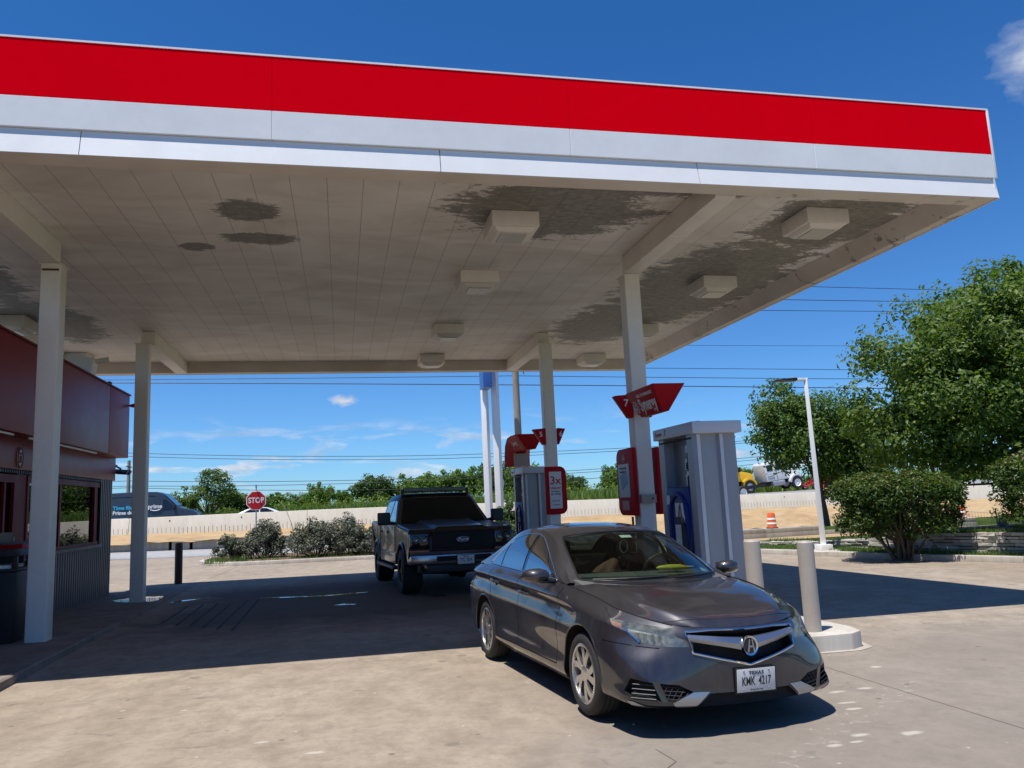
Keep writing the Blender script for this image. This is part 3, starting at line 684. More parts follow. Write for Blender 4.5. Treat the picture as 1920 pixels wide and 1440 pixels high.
# ------------------------------------------------------------------ fuel pumps
def frame_mat(o, x, y, z, loc):
    m = Matrix((Vector(x), Vector(y), Vector(z))).transposed().to_4x4(); m.translation = loc; o.matrix_local = m
m_cap = M('pump_cap_white', (.60, .61, .63), .4, var=.05, vs=2.)
def make_pump(label, loc, nums):
    t = thing('fuel_pump', label, 'fuel pump', loc, 0, 'fuel pumps on the island')
    H = 2.15
    for s in (-1, 1):      # fluted end panels, lighter ribs with a sunk channel
        e = s*.56
        prof = [(-.30, e-s*.20), (-.30, e-s*.03), (-.255, e), (-.21, e), (-.165, e-s*.055), (.03, e-s*.055), (.06, e-s*.01), (.105, e-s*.01), (.14, e-s*.05), (.26, e-s*.02), (.30, e-s*.06), (.30, e-s*.20)]
        MB().prism([p for p in prof], 0, H, 'z').build('end_panel', m_pumpw, t)
        for xa, xb, yo in ((-.255, -.208, .0), (.060, .105, -.01)):
            ya, yb = sorted((e+s*(yo+.0), e+s*(yo+.004))); MB().box((xa, ya, .01), (xb, yb, H-.01)).build('light_rib', m_cap, t)
    MB().box((-.16, -.36, 0), (.16, .36, H)).build('core_panel', m_grey, t)
    cap = MB().box((-.335, -.63, H), (.335, .63, H+.15)).build('cap', m_cap, t, bevel=.012)
    MB().box((-.22, -.5, H+.15), (-.16, -.4, H+.165)).box((.1, .1, H+.15), (.2, .2, H+.162)).build('cap_vent', m_black, cap)
    for s in (-1, 1):
        x0 = s*.16
        MB().box((min(x0, x0+s*.02), -.30, 1.52), (max(x0, x0+s*.02), .02, 2.05)).build('display_panel', m_black if s > 0 else m_grey, t)
        # blue boot with an arched recess
        bp = [(-.36, .28), (.36, .28), (.36, 1.44), (.33, 1.50), (-.33, 1.50), (-.36, 1.44)]
        bl = MB().prism(bp, s*.165, s*.315, 'x').build('nozzle_boot', m_blue, t, bevel=.02)
        arch = [(-.30+.0, .55)]+[(-.02-.24*math.cos(a), 1.17+.24*math.sin(a)) for a in np.linspace(0, PI, 10)]+[(.22, .55)]
        r_out = [(y_, z_) for y_, z_ in arch]
        MB().tube([(s*.318, y_, z_) for y_, z_ in r_out], .035, 6).build('boot_rim', m_blue, bl, smooth=True)
        MB().prism([(y_*.86+.005, z_*.98+.01) for y_, z_ in arch], s*.315, s*.319, 'x').build('boot_recess', M('boot_dark', (.006, .012, .07), .4), bl)
        for (ya, yb, za, zb) in ((-.06, .08, 1.12, 1.30), (-.05, .12, .72, 1.02), (.24, .34, 1.28, 1.40)):
            MB().box((min(s*.3195, s*.324), ya, za), (max(s*.3195, s*.324), yb, zb)).build('sticker', m_white, bl)
        # nozzle, swivel and hose
        nz = MB().tube([(s*.30, -.22, 1.02), (s*.36, -.22, 1.16), (s*.37, -.22, 1.30)], .03, 8).tube([(s*.36, -.22, 1.15), (s*.33, -.10, .98)], .018, 8).build('nozzle', m_steel, t, smooth=True)
        MB().tube([(s*.39, -.26, 1.0), (s*.42, -.22, 1.12), (s*.39, -.2, 1.28)], .008, 6).build('lever', m_black, nz)
        hp = [(s*.25, -.315, H-.03), (s*.27, -.315, 1.86), (s*.285, -.32, 1.55), (s*.30, -.325, 1.05), (s*.34, -.33, .62), (s*.37, -.28, .52), (s*.375, -.23, .7), (s*.37, -.22, 1.04)]
        MB().tube(hp, .019, 8).build('hose', m_black, t, smooth=True)
        MB().tube([(s*.262, -.315, 2.02), (s*.266, -.315, 1.93)], .033, 10).build('breakaway', m_white, t, smooth=True)
        MB().tube([(s*.264, -.315, 1.80), (s*.268, -.315, 1.72)], .042, 10).build('breakaway', m_black, t, smooth=True)
        MB().tube([(s*.270, -.315, 1.69), (s*.272, -.315, 1.64)], .033, 10).build('breakaway', m_white, t, smooth=True)
        MB().box((min(s*.28, s*.284), -.33, 1.30), (max(s*.28, s*.284), -.27, 1.62)).build('red_tag', m_redsign, t)
        for (ya, yb, za, zb) in ((-.14, -.02, 1.36+.16, 1.36+.30), (-.10, -.02, 1.72, 1.86)):
            MB().box((min(s*.181, s*.184), ya, za), (max(s*.181, s*.184), yb, zb)).build('sticker', m_white, t)
        MB().tube([(s*.30, -.5, 2.10), (s*.30, .5, 2.10)], .012, 6).build('rail', m_black, t)
        # lettering on the edge of the cap
        wx = s*.337
        a = text('Exxon', .085, m_text_r, cap); frame_mat(a, (0, s*1., 0), (0, 0, 1), (s*1., 0, 0), (wx, -s*-.40 if s < 0 else -.40, H+.075))
        if s < 0: frame_mat(a, (0, -1, 0), (0, 0, 1), (-1, 0, 0), (wx, .44, H+.075))
        a = text(nums[0 if s < 0 else 1], .12, m_text_k, cap)
        frame_mat(a, (0, s*1., 0), (0, 0, 1), (s*1., 0, 0), (wx, .22 if s < 0 else -.22, H+.075))
    MB().prism([(-.34, .38), (-.365, .42), (-.365, 1.20), (-.34, 1.25)], .1, .11, 'y')
    return t
p7 = make_pump('tall grey fuel pump with a blue nozzle boot, right behind the grey sedan', (4.585, 9.52, IZ(9.5)-.01), ('7', '8'))
p5 = make_pump('smaller looking far fuel pump with a curved red arch on top', (4.43, 18.25, IZ(18.2)-.01), ('5', '6'))
# right-hand bulge of the boot seen past the near pump comes with the second side of every pump

# red arch on the far pump
def arch(parent, off, pts, w0, w1, name='sign_arch', label=None):
    rings = []; P = [Vector((0, *p)) for p in pts]
    for i, p in enumerate(P):
        d = (P[min(i+1, len(P)-1)]-P[max(i-1, 0)]).normalized(); nrm = Vector((0, d.z, -d.y))  # outward side
        if nrm.z < 0 and abs(d.y) > .5: nrm = -nrm
        if abs(d.y) <= .5: nrm = Vector((0, 1, 0))*1.0 + Vector((0, 0, .0)); nrm = Vector((0, abs(d.z), -d.y*(1 if d.z > 0 else -1))).normalized()
        a, b2 = p+nrm*.18, p-nrm*.18
        rings.append([(-w0, a.y, a.z), (w0, a.y, a.z), (w1, b2.y, b2.z), (-w1, b2.y, b2.z)])
    mb = MB().loft(rings); mb.v = [(x+off[0], y+off[1], z+off[2]) for x, y, z in mb.v]
    return mb.build(name, m_redsign, parent, bevel=.008)
pz = p5.location.z
ar = arch(p5, (-.08, -18.25, -pz), [(19.05, 2.43), (19.05, 2.65), (18.98, 2.83), (18.78, 2.95), (18.4, 2.97), (17.72, 2.95)], .33, .12)
MB().prism([(-.25, 0), (.09, 0), (.09, .32), (-.25, .32)], 18.80-18.25, 18.84-18.25, 'y').build('arch_inner_panel', M('beige_panel', (.45, .36, .28), .5), ar, loc=(0, 0, 2.43-pz))
sx_ = Vector((0, -1, 0)); sy_ = Vector((-.50, 0, .866)).normalized()
a = text('Synergy', .15, m_text_w, ar, bold=.002); frame_mat(a, sx_, sy_, sx_.cross(sy_), (-.08-.245, 18.35-18.25, 2.96-pz))
for yy in (18.74, 18.02):
    q = MB().box((-.002, -.006, -.17), (.002, .006, .17)).build('white_line', m_text_w, ar); frame_mat(q, sx_, sy_, sx_.cross(sy_), (-.08-.235, yy-18.25, 2.96-pz))
    q.data.transform(Matrix(((0, 1, 0, 0), (0, 0, 1, 0), (1, 0, 0, 0), (0, 0, 0, 1))))

# synergy arm over the near pump
st = thing('fuel_sign', 'red wedge shaped sign with the word Synergy over the pump', 'sign', (4.22, 9.95, 2.68))
tl = [(4.0, 10.45), (4.0, 9.44), (4.46, 9.44), (4.46, 10.45)]; bl_ = [(4.15, 10.28), (4.15, 9.52), (4.24, 9.52), (4.24, 10.28)]
mb = MB().loft([[(x-4.22, y-9.95, 0) for x, y in bl_], [(x-4.22, y-9.95, .36) for x, y in tl]]); mb.build('sign_body', m_redsign, st, bevel=.006)
MB().box((.12, .50, .10), (.20, .93, .18)).build('mounting_arm', m_redsign, st)
fy = Vector((-.15, 0, .36)).normalized(); fx_ = Vector((0, -1, 0)); fn = fx_.cross(fy)
def onface(o, along, upw, lift=.004):
    base = Vector((4.15-4.22, 10.30-9.95, 0)); frame_mat(o, fx_, fy, fn, base+fx_*along+fy*upw+fn*lift)
a = text('Synergy', .25, m_text_w, st, bold=.005, sx=.72); onface(a, .44, .155)
a = text('FUEL TECHNOLOGY', .058, m_text_w, st, bold=.001); onface(a, .45, .295)
mb = MB()
for k in range(12):
    an = 2*PI*k/12; r1, r2 = .055, .10
    mb.add([(r1*math.cos(an-.12), r1*math.sin(an-.12), 0), (r2*math.cos(an-.07), r2*math.sin(an-.07), 0), (r2*math.cos(an+.13), r2*math.sin(an+.13), 0), (r1*math.cos(an+.12), r1*math.sin(an+.12), 0)], [(0, 1, 2, 3)])
mb.lathe([(.025, 0), (.045, 0)], n=16)
a = mb.build('star_emblem', m_text_w, st); onface(a, .03, .155, .005)

# number flags on the two right-hand columns
def flag(cx, yf, n, label, side):
    w0, w1 = (-.40, -.135) if side < 0 else (.135, .31)
    t = thing('number_flag', label, 'sign', (cx, yf, 2.74), 0, 'pump number flags on the columns')
    if side < 0: poly = [(-.415, .33), (-.137, .35), (-.137, 0), (-.20, 0)]
    else: poly = [(.137, .35), (.30, .33), (.15, 0), (.137, 0)]
    MB().prism(poly, -.05, .10, 'y').build('flag_body', m_redsign, t, bevel=.006)
    a = text(n, .15, m_text_w, t, 'numeral', loc=((-.245 if side < 0 else .195), -.053, .215), bold=.003)
    return t
flag(RX, Y1, '7', 'red flag with number 7 on the nearer right column', -1)
flag(RX, Y1, '8', 'red flag behind the wedge sign on the nearer right column', 1)
flag(RX, Y2, '5', 'red flag with number 5 on the farther right column', -1)
flag(RX, Y2, '6', 'red flag with number 6 on the farther right column', 1)

# rounded red poster boards on the columns
def capsule(w, h, r, n=8, one=False):
    c = []
    for (x, z, a0) in ((w-r, r, -PI/2), (w-r, h-r, 0)):
        c += [(x+r*math.cos(a0+PI/2*k/n), z+r*math.sin(a0+PI/2*k/n)) for k in range(n+1)]
    return c+[(0, h), (0, 0)]
def board(label, X, Y, Z, nrm, w, h, r, grp='red poster boards on the columns'):
    """board whose straight edge is at local x=0; nrm: outward facing direction"""
    t = thing('poster_board', label, 'sign', (X, Y, Z), 0, grp)
    n = Vector(nrm); up = Vector((0, 0, 1)); ax = up.cross(n)
    m = Matrix((ax, n*-1, up)).transposed().to_4x4(); m.translation = (X, Y, Z); t.matrix_world = m
    MB().prism(capsule(w, h, r), -.06, 0.0, 'y').build('board', m_redsign, t, bevel=.012)
    return t
t3 = board('red rounded board with a white 3x cleaner poster on the farther column', 4.19, Y2-.004, 1.27, (0, -1, 0), .46, 1.0, .14)
MB().box((.085, -.066, .12), (.35, -.0605, .89)).build('poster', M('poster_white', (.66, .66, .66), .4), t3)
for s_, sz, z_, mt_, sx in (('3x', .24, .70, m_text_r, 1.0), ('cleaner', .075, .55, m_text_r, 1.), ('for better', .048, .475, m_text_k, 1.), ('gas mileage', .048, .425, m_text_k, 1.), ('learn more', .035, .28, m_text_k, 1.), ('at the pump', .03, .20, m_text_k, 1.)):
    text(s_, sz, mt_, t3, loc=(.217, -.069, z_), bold=.003 if sz > .1 else .0008)
t1 = board('red rounded board with a blue card poster on the nearer column', RX-.14, 11.55, 1.30, (-1, 0, 0), .70, 1.0, .16)
# (its straight edge faces the driver: mirror it so that the rounded side is at the back)
for c_ in [c for c in bpy.data.objects if c.parent == t1]: c_.data.transform(Matrix.Translation((.70, 0, 0)) @ Matrix.Diagonal((-1, 1, 1, 1))); c_.data.flip_normals()
MB().box((.08, -.066, .27), (.53, -.0605, .77)).build('poster', M('poster_pale', (.50, .54, .58), .4), t1)
MB().box((.17, -.069, .42), (.46, -.0665, .64), rot=(0, -.35, 0)).build('card_picture', M('card_blue', (.06, .20, .42), .4), t1)
text('more rewards', .05, m_text_k, t1, loc=(.30, -.069, .71)); text('save more', .05, m_text_k, t1, loc=(.27, -.069, .655))
mb = MB().lathe([(.045, -.066), (.06, -.066)], 'y', n=18, c=(.33, 0, .85)); mb.add([(.27, -.0645, .83), (.33, -.0645, .90), (.39, -.0645, .83)], [(0, 1, 2)]); mb.build('round_emblem', M('faded_pink', (.55, .16, .16), .5), t1)
MB().box((.18, -.065, .08), (.46, -.061, .22)).build('notice', M('notice_pink', (.50, .22, .18), .5), t1)
t2 = board('thin sliver of a red board on the far side of the nearer column', RX+.205, 10.92, 1.30, (1, 0, 0), .62, 1.0, .16)
# junction box
t = thing('junction_box', 'tan electrical junction box on the front of the nearer right column', 'electrical box', (RX-.10, Y1, 1.475))
MB().box((-.02, -.10, 0), (.21, -.003, .125)).build('box', m_tan, t, bevel=.01)
MB().lathe([(.001, -.107), (.014, -.107), (.014, -.10)], 'y', c=(.15, 0, .065), n=12).build('knob', m_black, t)
t = thing('valve_box', 'small dark box low on the back of the nearer column', 'electrical box', (RX-.27, 11.05, .98))
MB().box((0, 0, -.35), (.12, .2, .12)).box((.12, .07, -.35), (.14, .13, .3)).build('box', m_black, t, bevel=.01)

# ------------------------------------------------------------------ litter bin and rack by the left column
t = thing('litter_bin', 'black hooded litter bin beside the nearer left column', 'bin', (-4.17, 11.15, WZ(-4.1, 11.1)))
MB().prism([(-.26, 0), (.22, 0), (.235, .86), (-.275, .86)], -.25, .25, 'y').build('bin_body', m_black, t, bevel=.02)
MB().box((-.29, -.27, .86), (.25, .27, .90)).box((-.28, -.26, .90), (-.22, -.2, 1.05)).box((.18, -.26, .90), (.24, -.2, 1.05)).box((.18, .2, .90), (.24, .26, 1.05)).box((-.28, .2, .90), (-.22, .26, 1.05)).prism([(-.30, 1.05), (.26, 1.05), (.2, 1.13), (-.24, 1.13)], -.28, .28, 'y').build('hood', m_black, t, bevel=.01)
MB().box((-.2, -.2, .90), (.15, .2, .94)).build('bin_liner', m_white, t)
t = thing('merchandise_rack', 'dark display rack of boxes with red base between bin and window', 'rack', (-4.62, 12.75, WZ(-4.6, 12.7)))
MB().box((-.25, -.4, 0), (.25, .4, .22)).build('base', m_redsign, t, bevel=.01)
MB().box((-.25, -.4, .22), (-.2, .4, 1.35)).box((-.2, -.4, .22), (.25, -.37, 1.1)).box((-.2, .37, .22), (.25, .4, 1.1)).box((-.2, -.37, .6), (.25, .37, .63)).box((-.2, -.37, .95), (.25, .37, .98)).build('shelf_frame', m_black, t)
rk = random.Random(3)
for k in range(9):
    z0 = (.225, .635, .985)[k//3]; y0 = -.33+.23*(k % 3)
    o = MB().box((-.15, y0, z0), (.2, y0+.2, z0+rk.uniform(.18, .27))).build('carton', (m_white, m_black, m_redsign, m_grey)[rk.choice((0, 1, 1, 2, 3))], None, bevel=.008); o.location = t.location
    tag(o, 'small carton stacked on the dark rack beside the store window', 'carton', 'cartons on the rack')

# ------------------------------------------------------------------ stop sign
t = thing('stop_sign', 'red octagonal stop sign on a thin post behind the grey bushes', 'stop sign', (-3.17, 31.15, LZ(-3.17, 31.15)+.1))
zc = 2.03-t.location.z
oc = lambda r_: [(r_*math.cos(PI/8+k*PI/4), zc+r_*math.sin(PI/8+k*PI/4)) for k in range(8)]
MB().prism(oc(.385), -.012, 0, 'y').build('sign_border', m_white, t)
MB().prism(oc(.355), -.016, -.0125, 'y').build('sign_face', M('stop_red', (.50, .012, .02), .35), t)
text('STOP', .29, m_text_w, t, 'lettering', loc=(0, -.019, zc+.0), bold=.008, sx=.82, depth=.003)
MB().tube([(0, .02, -.2), (0, .02, zc+.55)], .025, 8).build('post', m_steel, t)
MB().box((-.006, -.20, zc+.45), (.006, .22, zc+.60)).build('street_name_blade', m_steel, t)
# lamp post on the right kerb
t = thing('lamp_post', 'white square lamp post with a flat dark head by the right kerb', 'lamp post', (11.98, 18.05, GZ(12, 18)+.10))
MB().lathe([(.42, -.15), (.42, .02), (.38, .04), (.001, .04)], n=24).build('concrete_foot', m_kerb, t, smooth=True)
MB().box((-.16, -.16, .04), (.16, .16, .18)).build('base_box', m_white, t, bevel=.01)
MB().loft([[(.098*math.cos(q), .098*math.sin(q), .18) for q in (R(10), R(100), R(190), R(280))], [(.066*math.cos(q)-.03, .066*math.sin(q), 4.46) for q in (R(10), R(100), R(190), R(280))]]).build('pole', m_poleW, t, bevel=.008)
MB().box((-.34, -.045, 4.40), (.02, .045, 4.48)).build('arm', m_white, t, bevel=.008)
hd = MB().prism([(-.36, 4.40), (-.36, 4.47), (-.6, 4.46), (-.95, 4.425), (-.95, 4.40)], -.16, .16, 'y').build('lamp_head', m_black, t, bevel=.01)
MB().box((-.42, -.05, 4.39), (-.33, .05, 4.50)).build('knuckle', m_tan, t, bevel=.01)
# tall double-pole road sign
t = thing('station_sign', 'tall road sign board on two white square poles', 'road sign', (6.55, 34, LZ(6.5, 33.5)))
zb2 = t.location.z
MB().box((-.36, -.13, -.1), (-.10, .13, 9.5), rot=(0, 0, R(-40))).build('pole', m_poleW, t, bevel=.01)
MB().box((.12, -.13, -.1), (.40, .13, 9.5), rot=(0, 0, R(-40))).build('pole', m_poleW, t, bevel=.01)
MB().box((-.46, -1.1, 6.52-zb2), (-.065, -.165, 9.4)).build('blue_board', M('sign_blue', (.05, .16, .50), .35), t, bevel=.01)
MB().tube([(.43, 0, 2.9), (.47, 0, 2.75), (.43, 0, 2.5)], .03).build('conduit_box', m_white, t)
# utility poles + lines
def pole(x, y, z, h, r, label, arms=True):
    t = thing('utility_pole', label, 'utility pole', (x, y, z))
    MB().tube([(0, 0, -.3), (0, 0, h*.5), (0, 0, h)], [r*1.15, r, r*.8], 12).build('pole', m_wood, t, smooth=True)
    if arms: MB().box((-.06, -1.1, h-.8), (.06, 1.1, h-.68)).build('cross_arm', m_wood, t)
    return t
p_ = pole(8.02, 38.2-3.2, LZ(8, 35), 13.3, .165, 'brown wooden utility pole behind the far pump', True)
MB().tube([(.5, -.2, 8.3), (.7, -.2, 8.15), (.9, -.2, 8.05), (1.05, -.2, 8.25), (.95, -.2, 8.4), (.8, -.2, 8.3)], .02, 6).tube([(.3, -.2, 8.4), (.25, -.2, 8.1), (.38, -.2, 7.8)], .02, 6).build('cable_loop', m_wire, p_)
pole(-24.6, 100, fieldz(-24, 100), 7.3, .22, 'dark distant utility pole above the delivery van')
def wire(pts, r, label, grp=None, sag=.25):
    out = []
    for a, b2 in zip(pts[:-1], pts[1:]):
        for k in range(14):
            q = Vector(a).lerp(Vector(b2), k/14); q.z -= 4*sag*(k/14)*(1-k/14); out.append(q)
    out.append(Vector(pts[-1])); o = MB().tube(out, r, 5).build('power_line', m_wire); return tag(o, label, 'power line', grp or 'overhead power lines')
PX, PY = 8.02, 35.0
up_ = lambda z: z
wire([(-45, PY, 7.6), (PX-.1, PY, 6.92), (60, PY, 5.5)], .020, 'lowest near black wire passing the wooden pole', sag=-.1)
wire([(-45, PY, 7.65), (PX-.1, PY, 7.35), (60, PY, 6.6)], .015, 'middle near wire passing the wooden pole', sag=.1)
wire([(-45, PY, 7.3), (PX-.1, PY, 7.75), (60, PY, 6.7)], .014, 'upper near wire just under the canopy edge', sag=-.1)
wire([(-45, PY, 11.9), (PX, PY-.9, 11.8), (70, PY, 11.7)], .016, 'topmost of three high wires beside the big tree', sag=.1)
wire([(-45, PY, 11.3), (PX, PY, 11.25), (70, PY, 11.25)], .018, 'middle of three high wires beside the big tree', sag=.1)
wire([(-45, PY, 10.9), (PX, PY+.9, 10.85), (70, PY, 10.85)], .016, 'lowest of three high wires beside the big tree', sag=.1)
wire([(-45, PY, 8.9), (PX, PY, 8.85), (70, PY, 8.75)], .010, 'thin single wire above the canopy corner by the tree', sag=.1)
for k, (z1, z2, z3) in enumerate(((9.2, 7.8, 8.6), (8.8, 7.35, 8.3), (5.9, 4.9, 6.2), (5.3, 4.6, 5.8), (5.1, 3.5, 5.2))):
    wire([(-60, 100, z1+1), (-24.6, 100, z1), (12, 101, z2), (60, 102, z3)], .035, 'faint distant wire crossing the low sky behind the trees', 'distant wires over the motorway', sag=.25)

# ------------------------------------------------------------------ road barrier, low wall, drums, stone wall, fence, hydrant
bar = thing('motorway_barrier', 'long pale concrete motorway barrier with steel bars at its foot', 'barrier', (5, 45.6, ZB(5)))
xs = list(np.arange(-66, 78, 9.2)); xs = [x-.3 for x in xs]
for a, b2 in zip(xs[:-1], xs[1:]):
    a2, b3 = a+.012, b2-.012; rings = []
    for x in (a2, b3):
        zt, zb = ZT(x), ZB(x)-.3
        rings.append([(x-5, .18, zb-bar.location.z), (x-5, -.34, zb-bar.location.z), (x-5, -.30, zb+.34-bar.location.z), (x-5, -.06, zt-bar.location.z), (x-5, .10, zt-bar.location.z)])
    seg = MB().loft(rings).build('barrier_section', m_wallc, bar, bevel=.012, segs=1)
    mb = MB()
    for fx__ in (.22, .62):
        x = a+9.2*fx__; mb.lathe([(.001, -.125), (.035, -.125), (.035, -.09)], 'y', c=(x-5, -.03, ZT(x)-.22-bar.location.z), n=10)
    mb.build('lifting_hole', m_dark, seg)
# steel bars: 100 nearest singly, the rest as one
bx = sorted(np.arange(-13.5, 33, .215), key=lambda x: abs(x-2)); rb0 = None
for i, x in enumerate(bx[:100]):
    if rb0 is None:
        rb0 = MB().tube([(0, -.40, -.05), (0, -.40, .33)], .013, 5).build('steel_bar', M('bar_brown', (.16, .12, .09), .7), bar); q = rb0
    else: q = dup(rb0, bar)
    q.location = (x-5, 0, ZB(x)-bar.location.z); q.scale = (1, 1, .8+.3*random.random())
mb = MB()
for x in bx[100:]: mb.tube([(x-5, -.40, ZB(x)-bar.location.z), (x-5, -.40, ZB(x)+.30-bar.location.z)], .013, 5)
o = mb.build('steel_bars', m_tan, bar); o['kind'] = 'stuff'
lw = thing('low_wall', 'low weathered grey concrete wall along the far side of the road', 'wall', (-20, 43, -.05))
for a, b2 in ((-62, -30), (-29.96, -8.6), (-8.45, -7.6), (-7.45, 1.6)):
    MB().loft([[(x+20, -.12, ZR(x)+.0+.05-.1), (x+20, .15, ZR(x)-.05), (x+20, .12, .36), (x+20, -.09, .36)] for x in (a, b2)]).build('wall_section', m_oldwall, lw, bevel=.02)

def drum(x, y, z, label):
    t = thing('traffic_drum', label, 'traffic drum', (x, y, z), 0, 'orange drums along the dirt bank')
    MB().lathe([(.29, 0), (.29, .06), (.27, .08), (.26, .30), (.25, .31), (.24, .55), (.23, .56), (.22, .80), (.19, .88), (.06, .91), (.001, .91)], n=24).build('drum_body', m_orange, t, smooth=True)
    MB().lathe([(.29, 0), (.34, .0), (.34, .05), (.29, .06)], n=24).build('base_ring', m_rubber, t, smooth=True)
    for z0, z1, r_ in ((.24, .34, .268), (.50, .60, .247)):
        MB().lathe([(r_+.004, z0), (r_-.012, z1)], n=24).build('reflective_band', m_white, t, smooth=True)
    return t
drum(24.75, 42.2, ZR(24.7)+.03, 'orange and white traffic drum on the dirt left of the lamp post')
drum(36.2, 40.3, ZR(36)+.03, 'orange and white traffic drum seen between the two clipped bushes')
# retaining wall past the verge
mw_ = thing('retaining_wall', 'grey block retaining wall stepping down to the road behind the lamp post', 'wall', (12, 30, -.45))
for i in range(6):
    a, b2 = 12+i*2.6, 12+i*2.6+2.59
    MB().box((a-12, -.1, -.2), (b2-12, .12, .22-.012*i)).build('wall_course', m_oldwall, mw_, bevel=.015)
    MB().box((a-12+.8*(i % 2), -.08, .225-.012*i), (b2-12, .12, .40-.012*i)).build('wall_course', m_oldwall, mw_, bevel=.015)
# dry-stone wall
m_stone = M('layered_stone', (.40, .365, .315), .85, var=.35, vs=2.2, bump=.6, bs=14, dirt=((.10, .09, .08), 3., .60))
m_stone2 = M('pale_stone', (.55, .515, .45), .85, var=.25, vs=2.2, bump=.6, bs=14)
sw = thing('stone_wall', 'dry stacked stone wall along the planted bank on the right', 'wall', (13.2, 15.5, 0))
rs = random.Random(12); mb = MB()
for a, b2 in zip(STW[:-1], STW[1:]):
    A, B = Vector(a[:2]), Vector(b2[:2]); Ln = (B-A).length; d = (B-A)/Ln; nrm = Vector((-d.y, d.x)); nrm = nrm if nrm.x < 0 else -nrm
    rows = 6; s0 = 0
    for r_ in range(rows):
        s = -rs.random()*.2
        while s < Ln:
            l = rs.uniform(.22, .62); f0 = max(0, s/Ln); f1 = min(1, (s+l-.015)/Ln)
            if f1 > f0+.02:
                z0a = a[2]+(b2[2]-a[2])*f0; z1a = a[3]+(b2[3]-a[3])*f0; hh = (z1a-z0a)/rows
                zl = z0a+hh*r_; zh = zl+hh*.84+rs.uniform(-.008, .008); ou = rs.uniform(.0, .07); wd = .26
                p0 = A+d*(f0*Ln); p1 = A+d*(f1*Ln)
                q = [p0+nrm*ou, p1+nrm*(ou+rs.uniform(-.02, .02)), p1-nrm*wd, p0-nrm*wd]
                j = lambda: rs.uniform(-.01, .01)
                mb.add([(v.x-13.2+j(), v.y-15.5+j(), zl) for v in q]+[(v.x-13.2+j(), v.y-15.5+j(), zh+j()) for v in q], [(0, 3, 2, 1), (4, 5, 6, 7), (0, 1, 5, 4), (1, 2, 6, 5), (2, 3, 7, 6), (3, 0, 4, 7)], 0 if rs.random() < .6 else 1)
            s += l
mb.build('stones', [m_stone, m_stone2], sw)
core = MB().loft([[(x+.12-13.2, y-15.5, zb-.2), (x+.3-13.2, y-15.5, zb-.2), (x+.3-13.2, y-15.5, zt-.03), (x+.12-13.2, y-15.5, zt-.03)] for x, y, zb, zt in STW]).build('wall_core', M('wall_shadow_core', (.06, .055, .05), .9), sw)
# wire fence and hydrant on the bank
fn_ = thing('wire_fence', 'thin wire mesh fence with dark posts behind the stone wall', 'fence', (16, 17, bankz(16, 17)))
fp = [(14.6, 19.2), (16.02, 17.9), (17.2, 17.95), (19.2, 18.2), (22, 18.6)]
for x, y in fp:
    z = bankz(x, y); MB().tube([(x-16, y-17, z-.3-fn_.location.z), (x-16, y-17, max(z+.85, .80)-fn_.location.z)], .018, 6).build('post', m_black, fn_)
mb = MB()
for (x0, y0), (x1, y1) in zip(fp[:-1], fp[1:]):
    for k in range(7):
        mb.tube([(x0-16, y0-17, bankz(x0, y0)+.12*k+.05-fn_.location.z), (x1-16, y1-17, bankz(x1, y1)+.12*k+.05-fn_.location.z)], .003, 4)
    for k in range(12):
        f = k/12; x = x0+(x1-x0)*f; y = y0+(y1-y0)*f; z = bankz(x, y)-fn_.location.z; mb.tube([(x-16, y-17, z), (x-16, y-17, z+.8)], .003, 4)
mb.build('wire_mesh', m_wire, fn_)
hz = bankz(20.8, 21.5); hh = .40-hz
t = thing('fire_hydrant', 'dark fire hydrant on the bank between the two clipped bushes', 'fire hydrant', (20.8, 21.5, hz))
m_hyd = M('hydrant_dark', (.05, .05, .055), .5)
MB().lathe([(.16, 0), (.16, .05), (.11, .06), (.11, hh*.66), (.155, hh*.68), (.155, hh*.73), (.13, hh*.76), (.09, hh*.9), (.035, hh*.93), (.035, hh), (.001, hh)], n=20).build('barrel', m_hyd, t, smooth=True)
for s in (-1, 1): MB().lathe([(.06, 0), (.07, .16*s), (.085, .17*s), (.085, .23*s), (.001, .24*s)], 'x', c=(.06*s, 0, hh*.55), n=14).build('outlet_cap', m_hyd, t, smooth=True)
MB().lathe([(.08, 0), (.10, -.18), (.001, -.2)], 'y', c=(0, -.05, hh*.5), n=14).build('outlet_cap', m_hyd, t, smooth=True)
MB().box((-.45, -.1, hh*.28), (-.1, .12, hh*.5)).build('valve_block', m_hyd, t, bevel=.02)
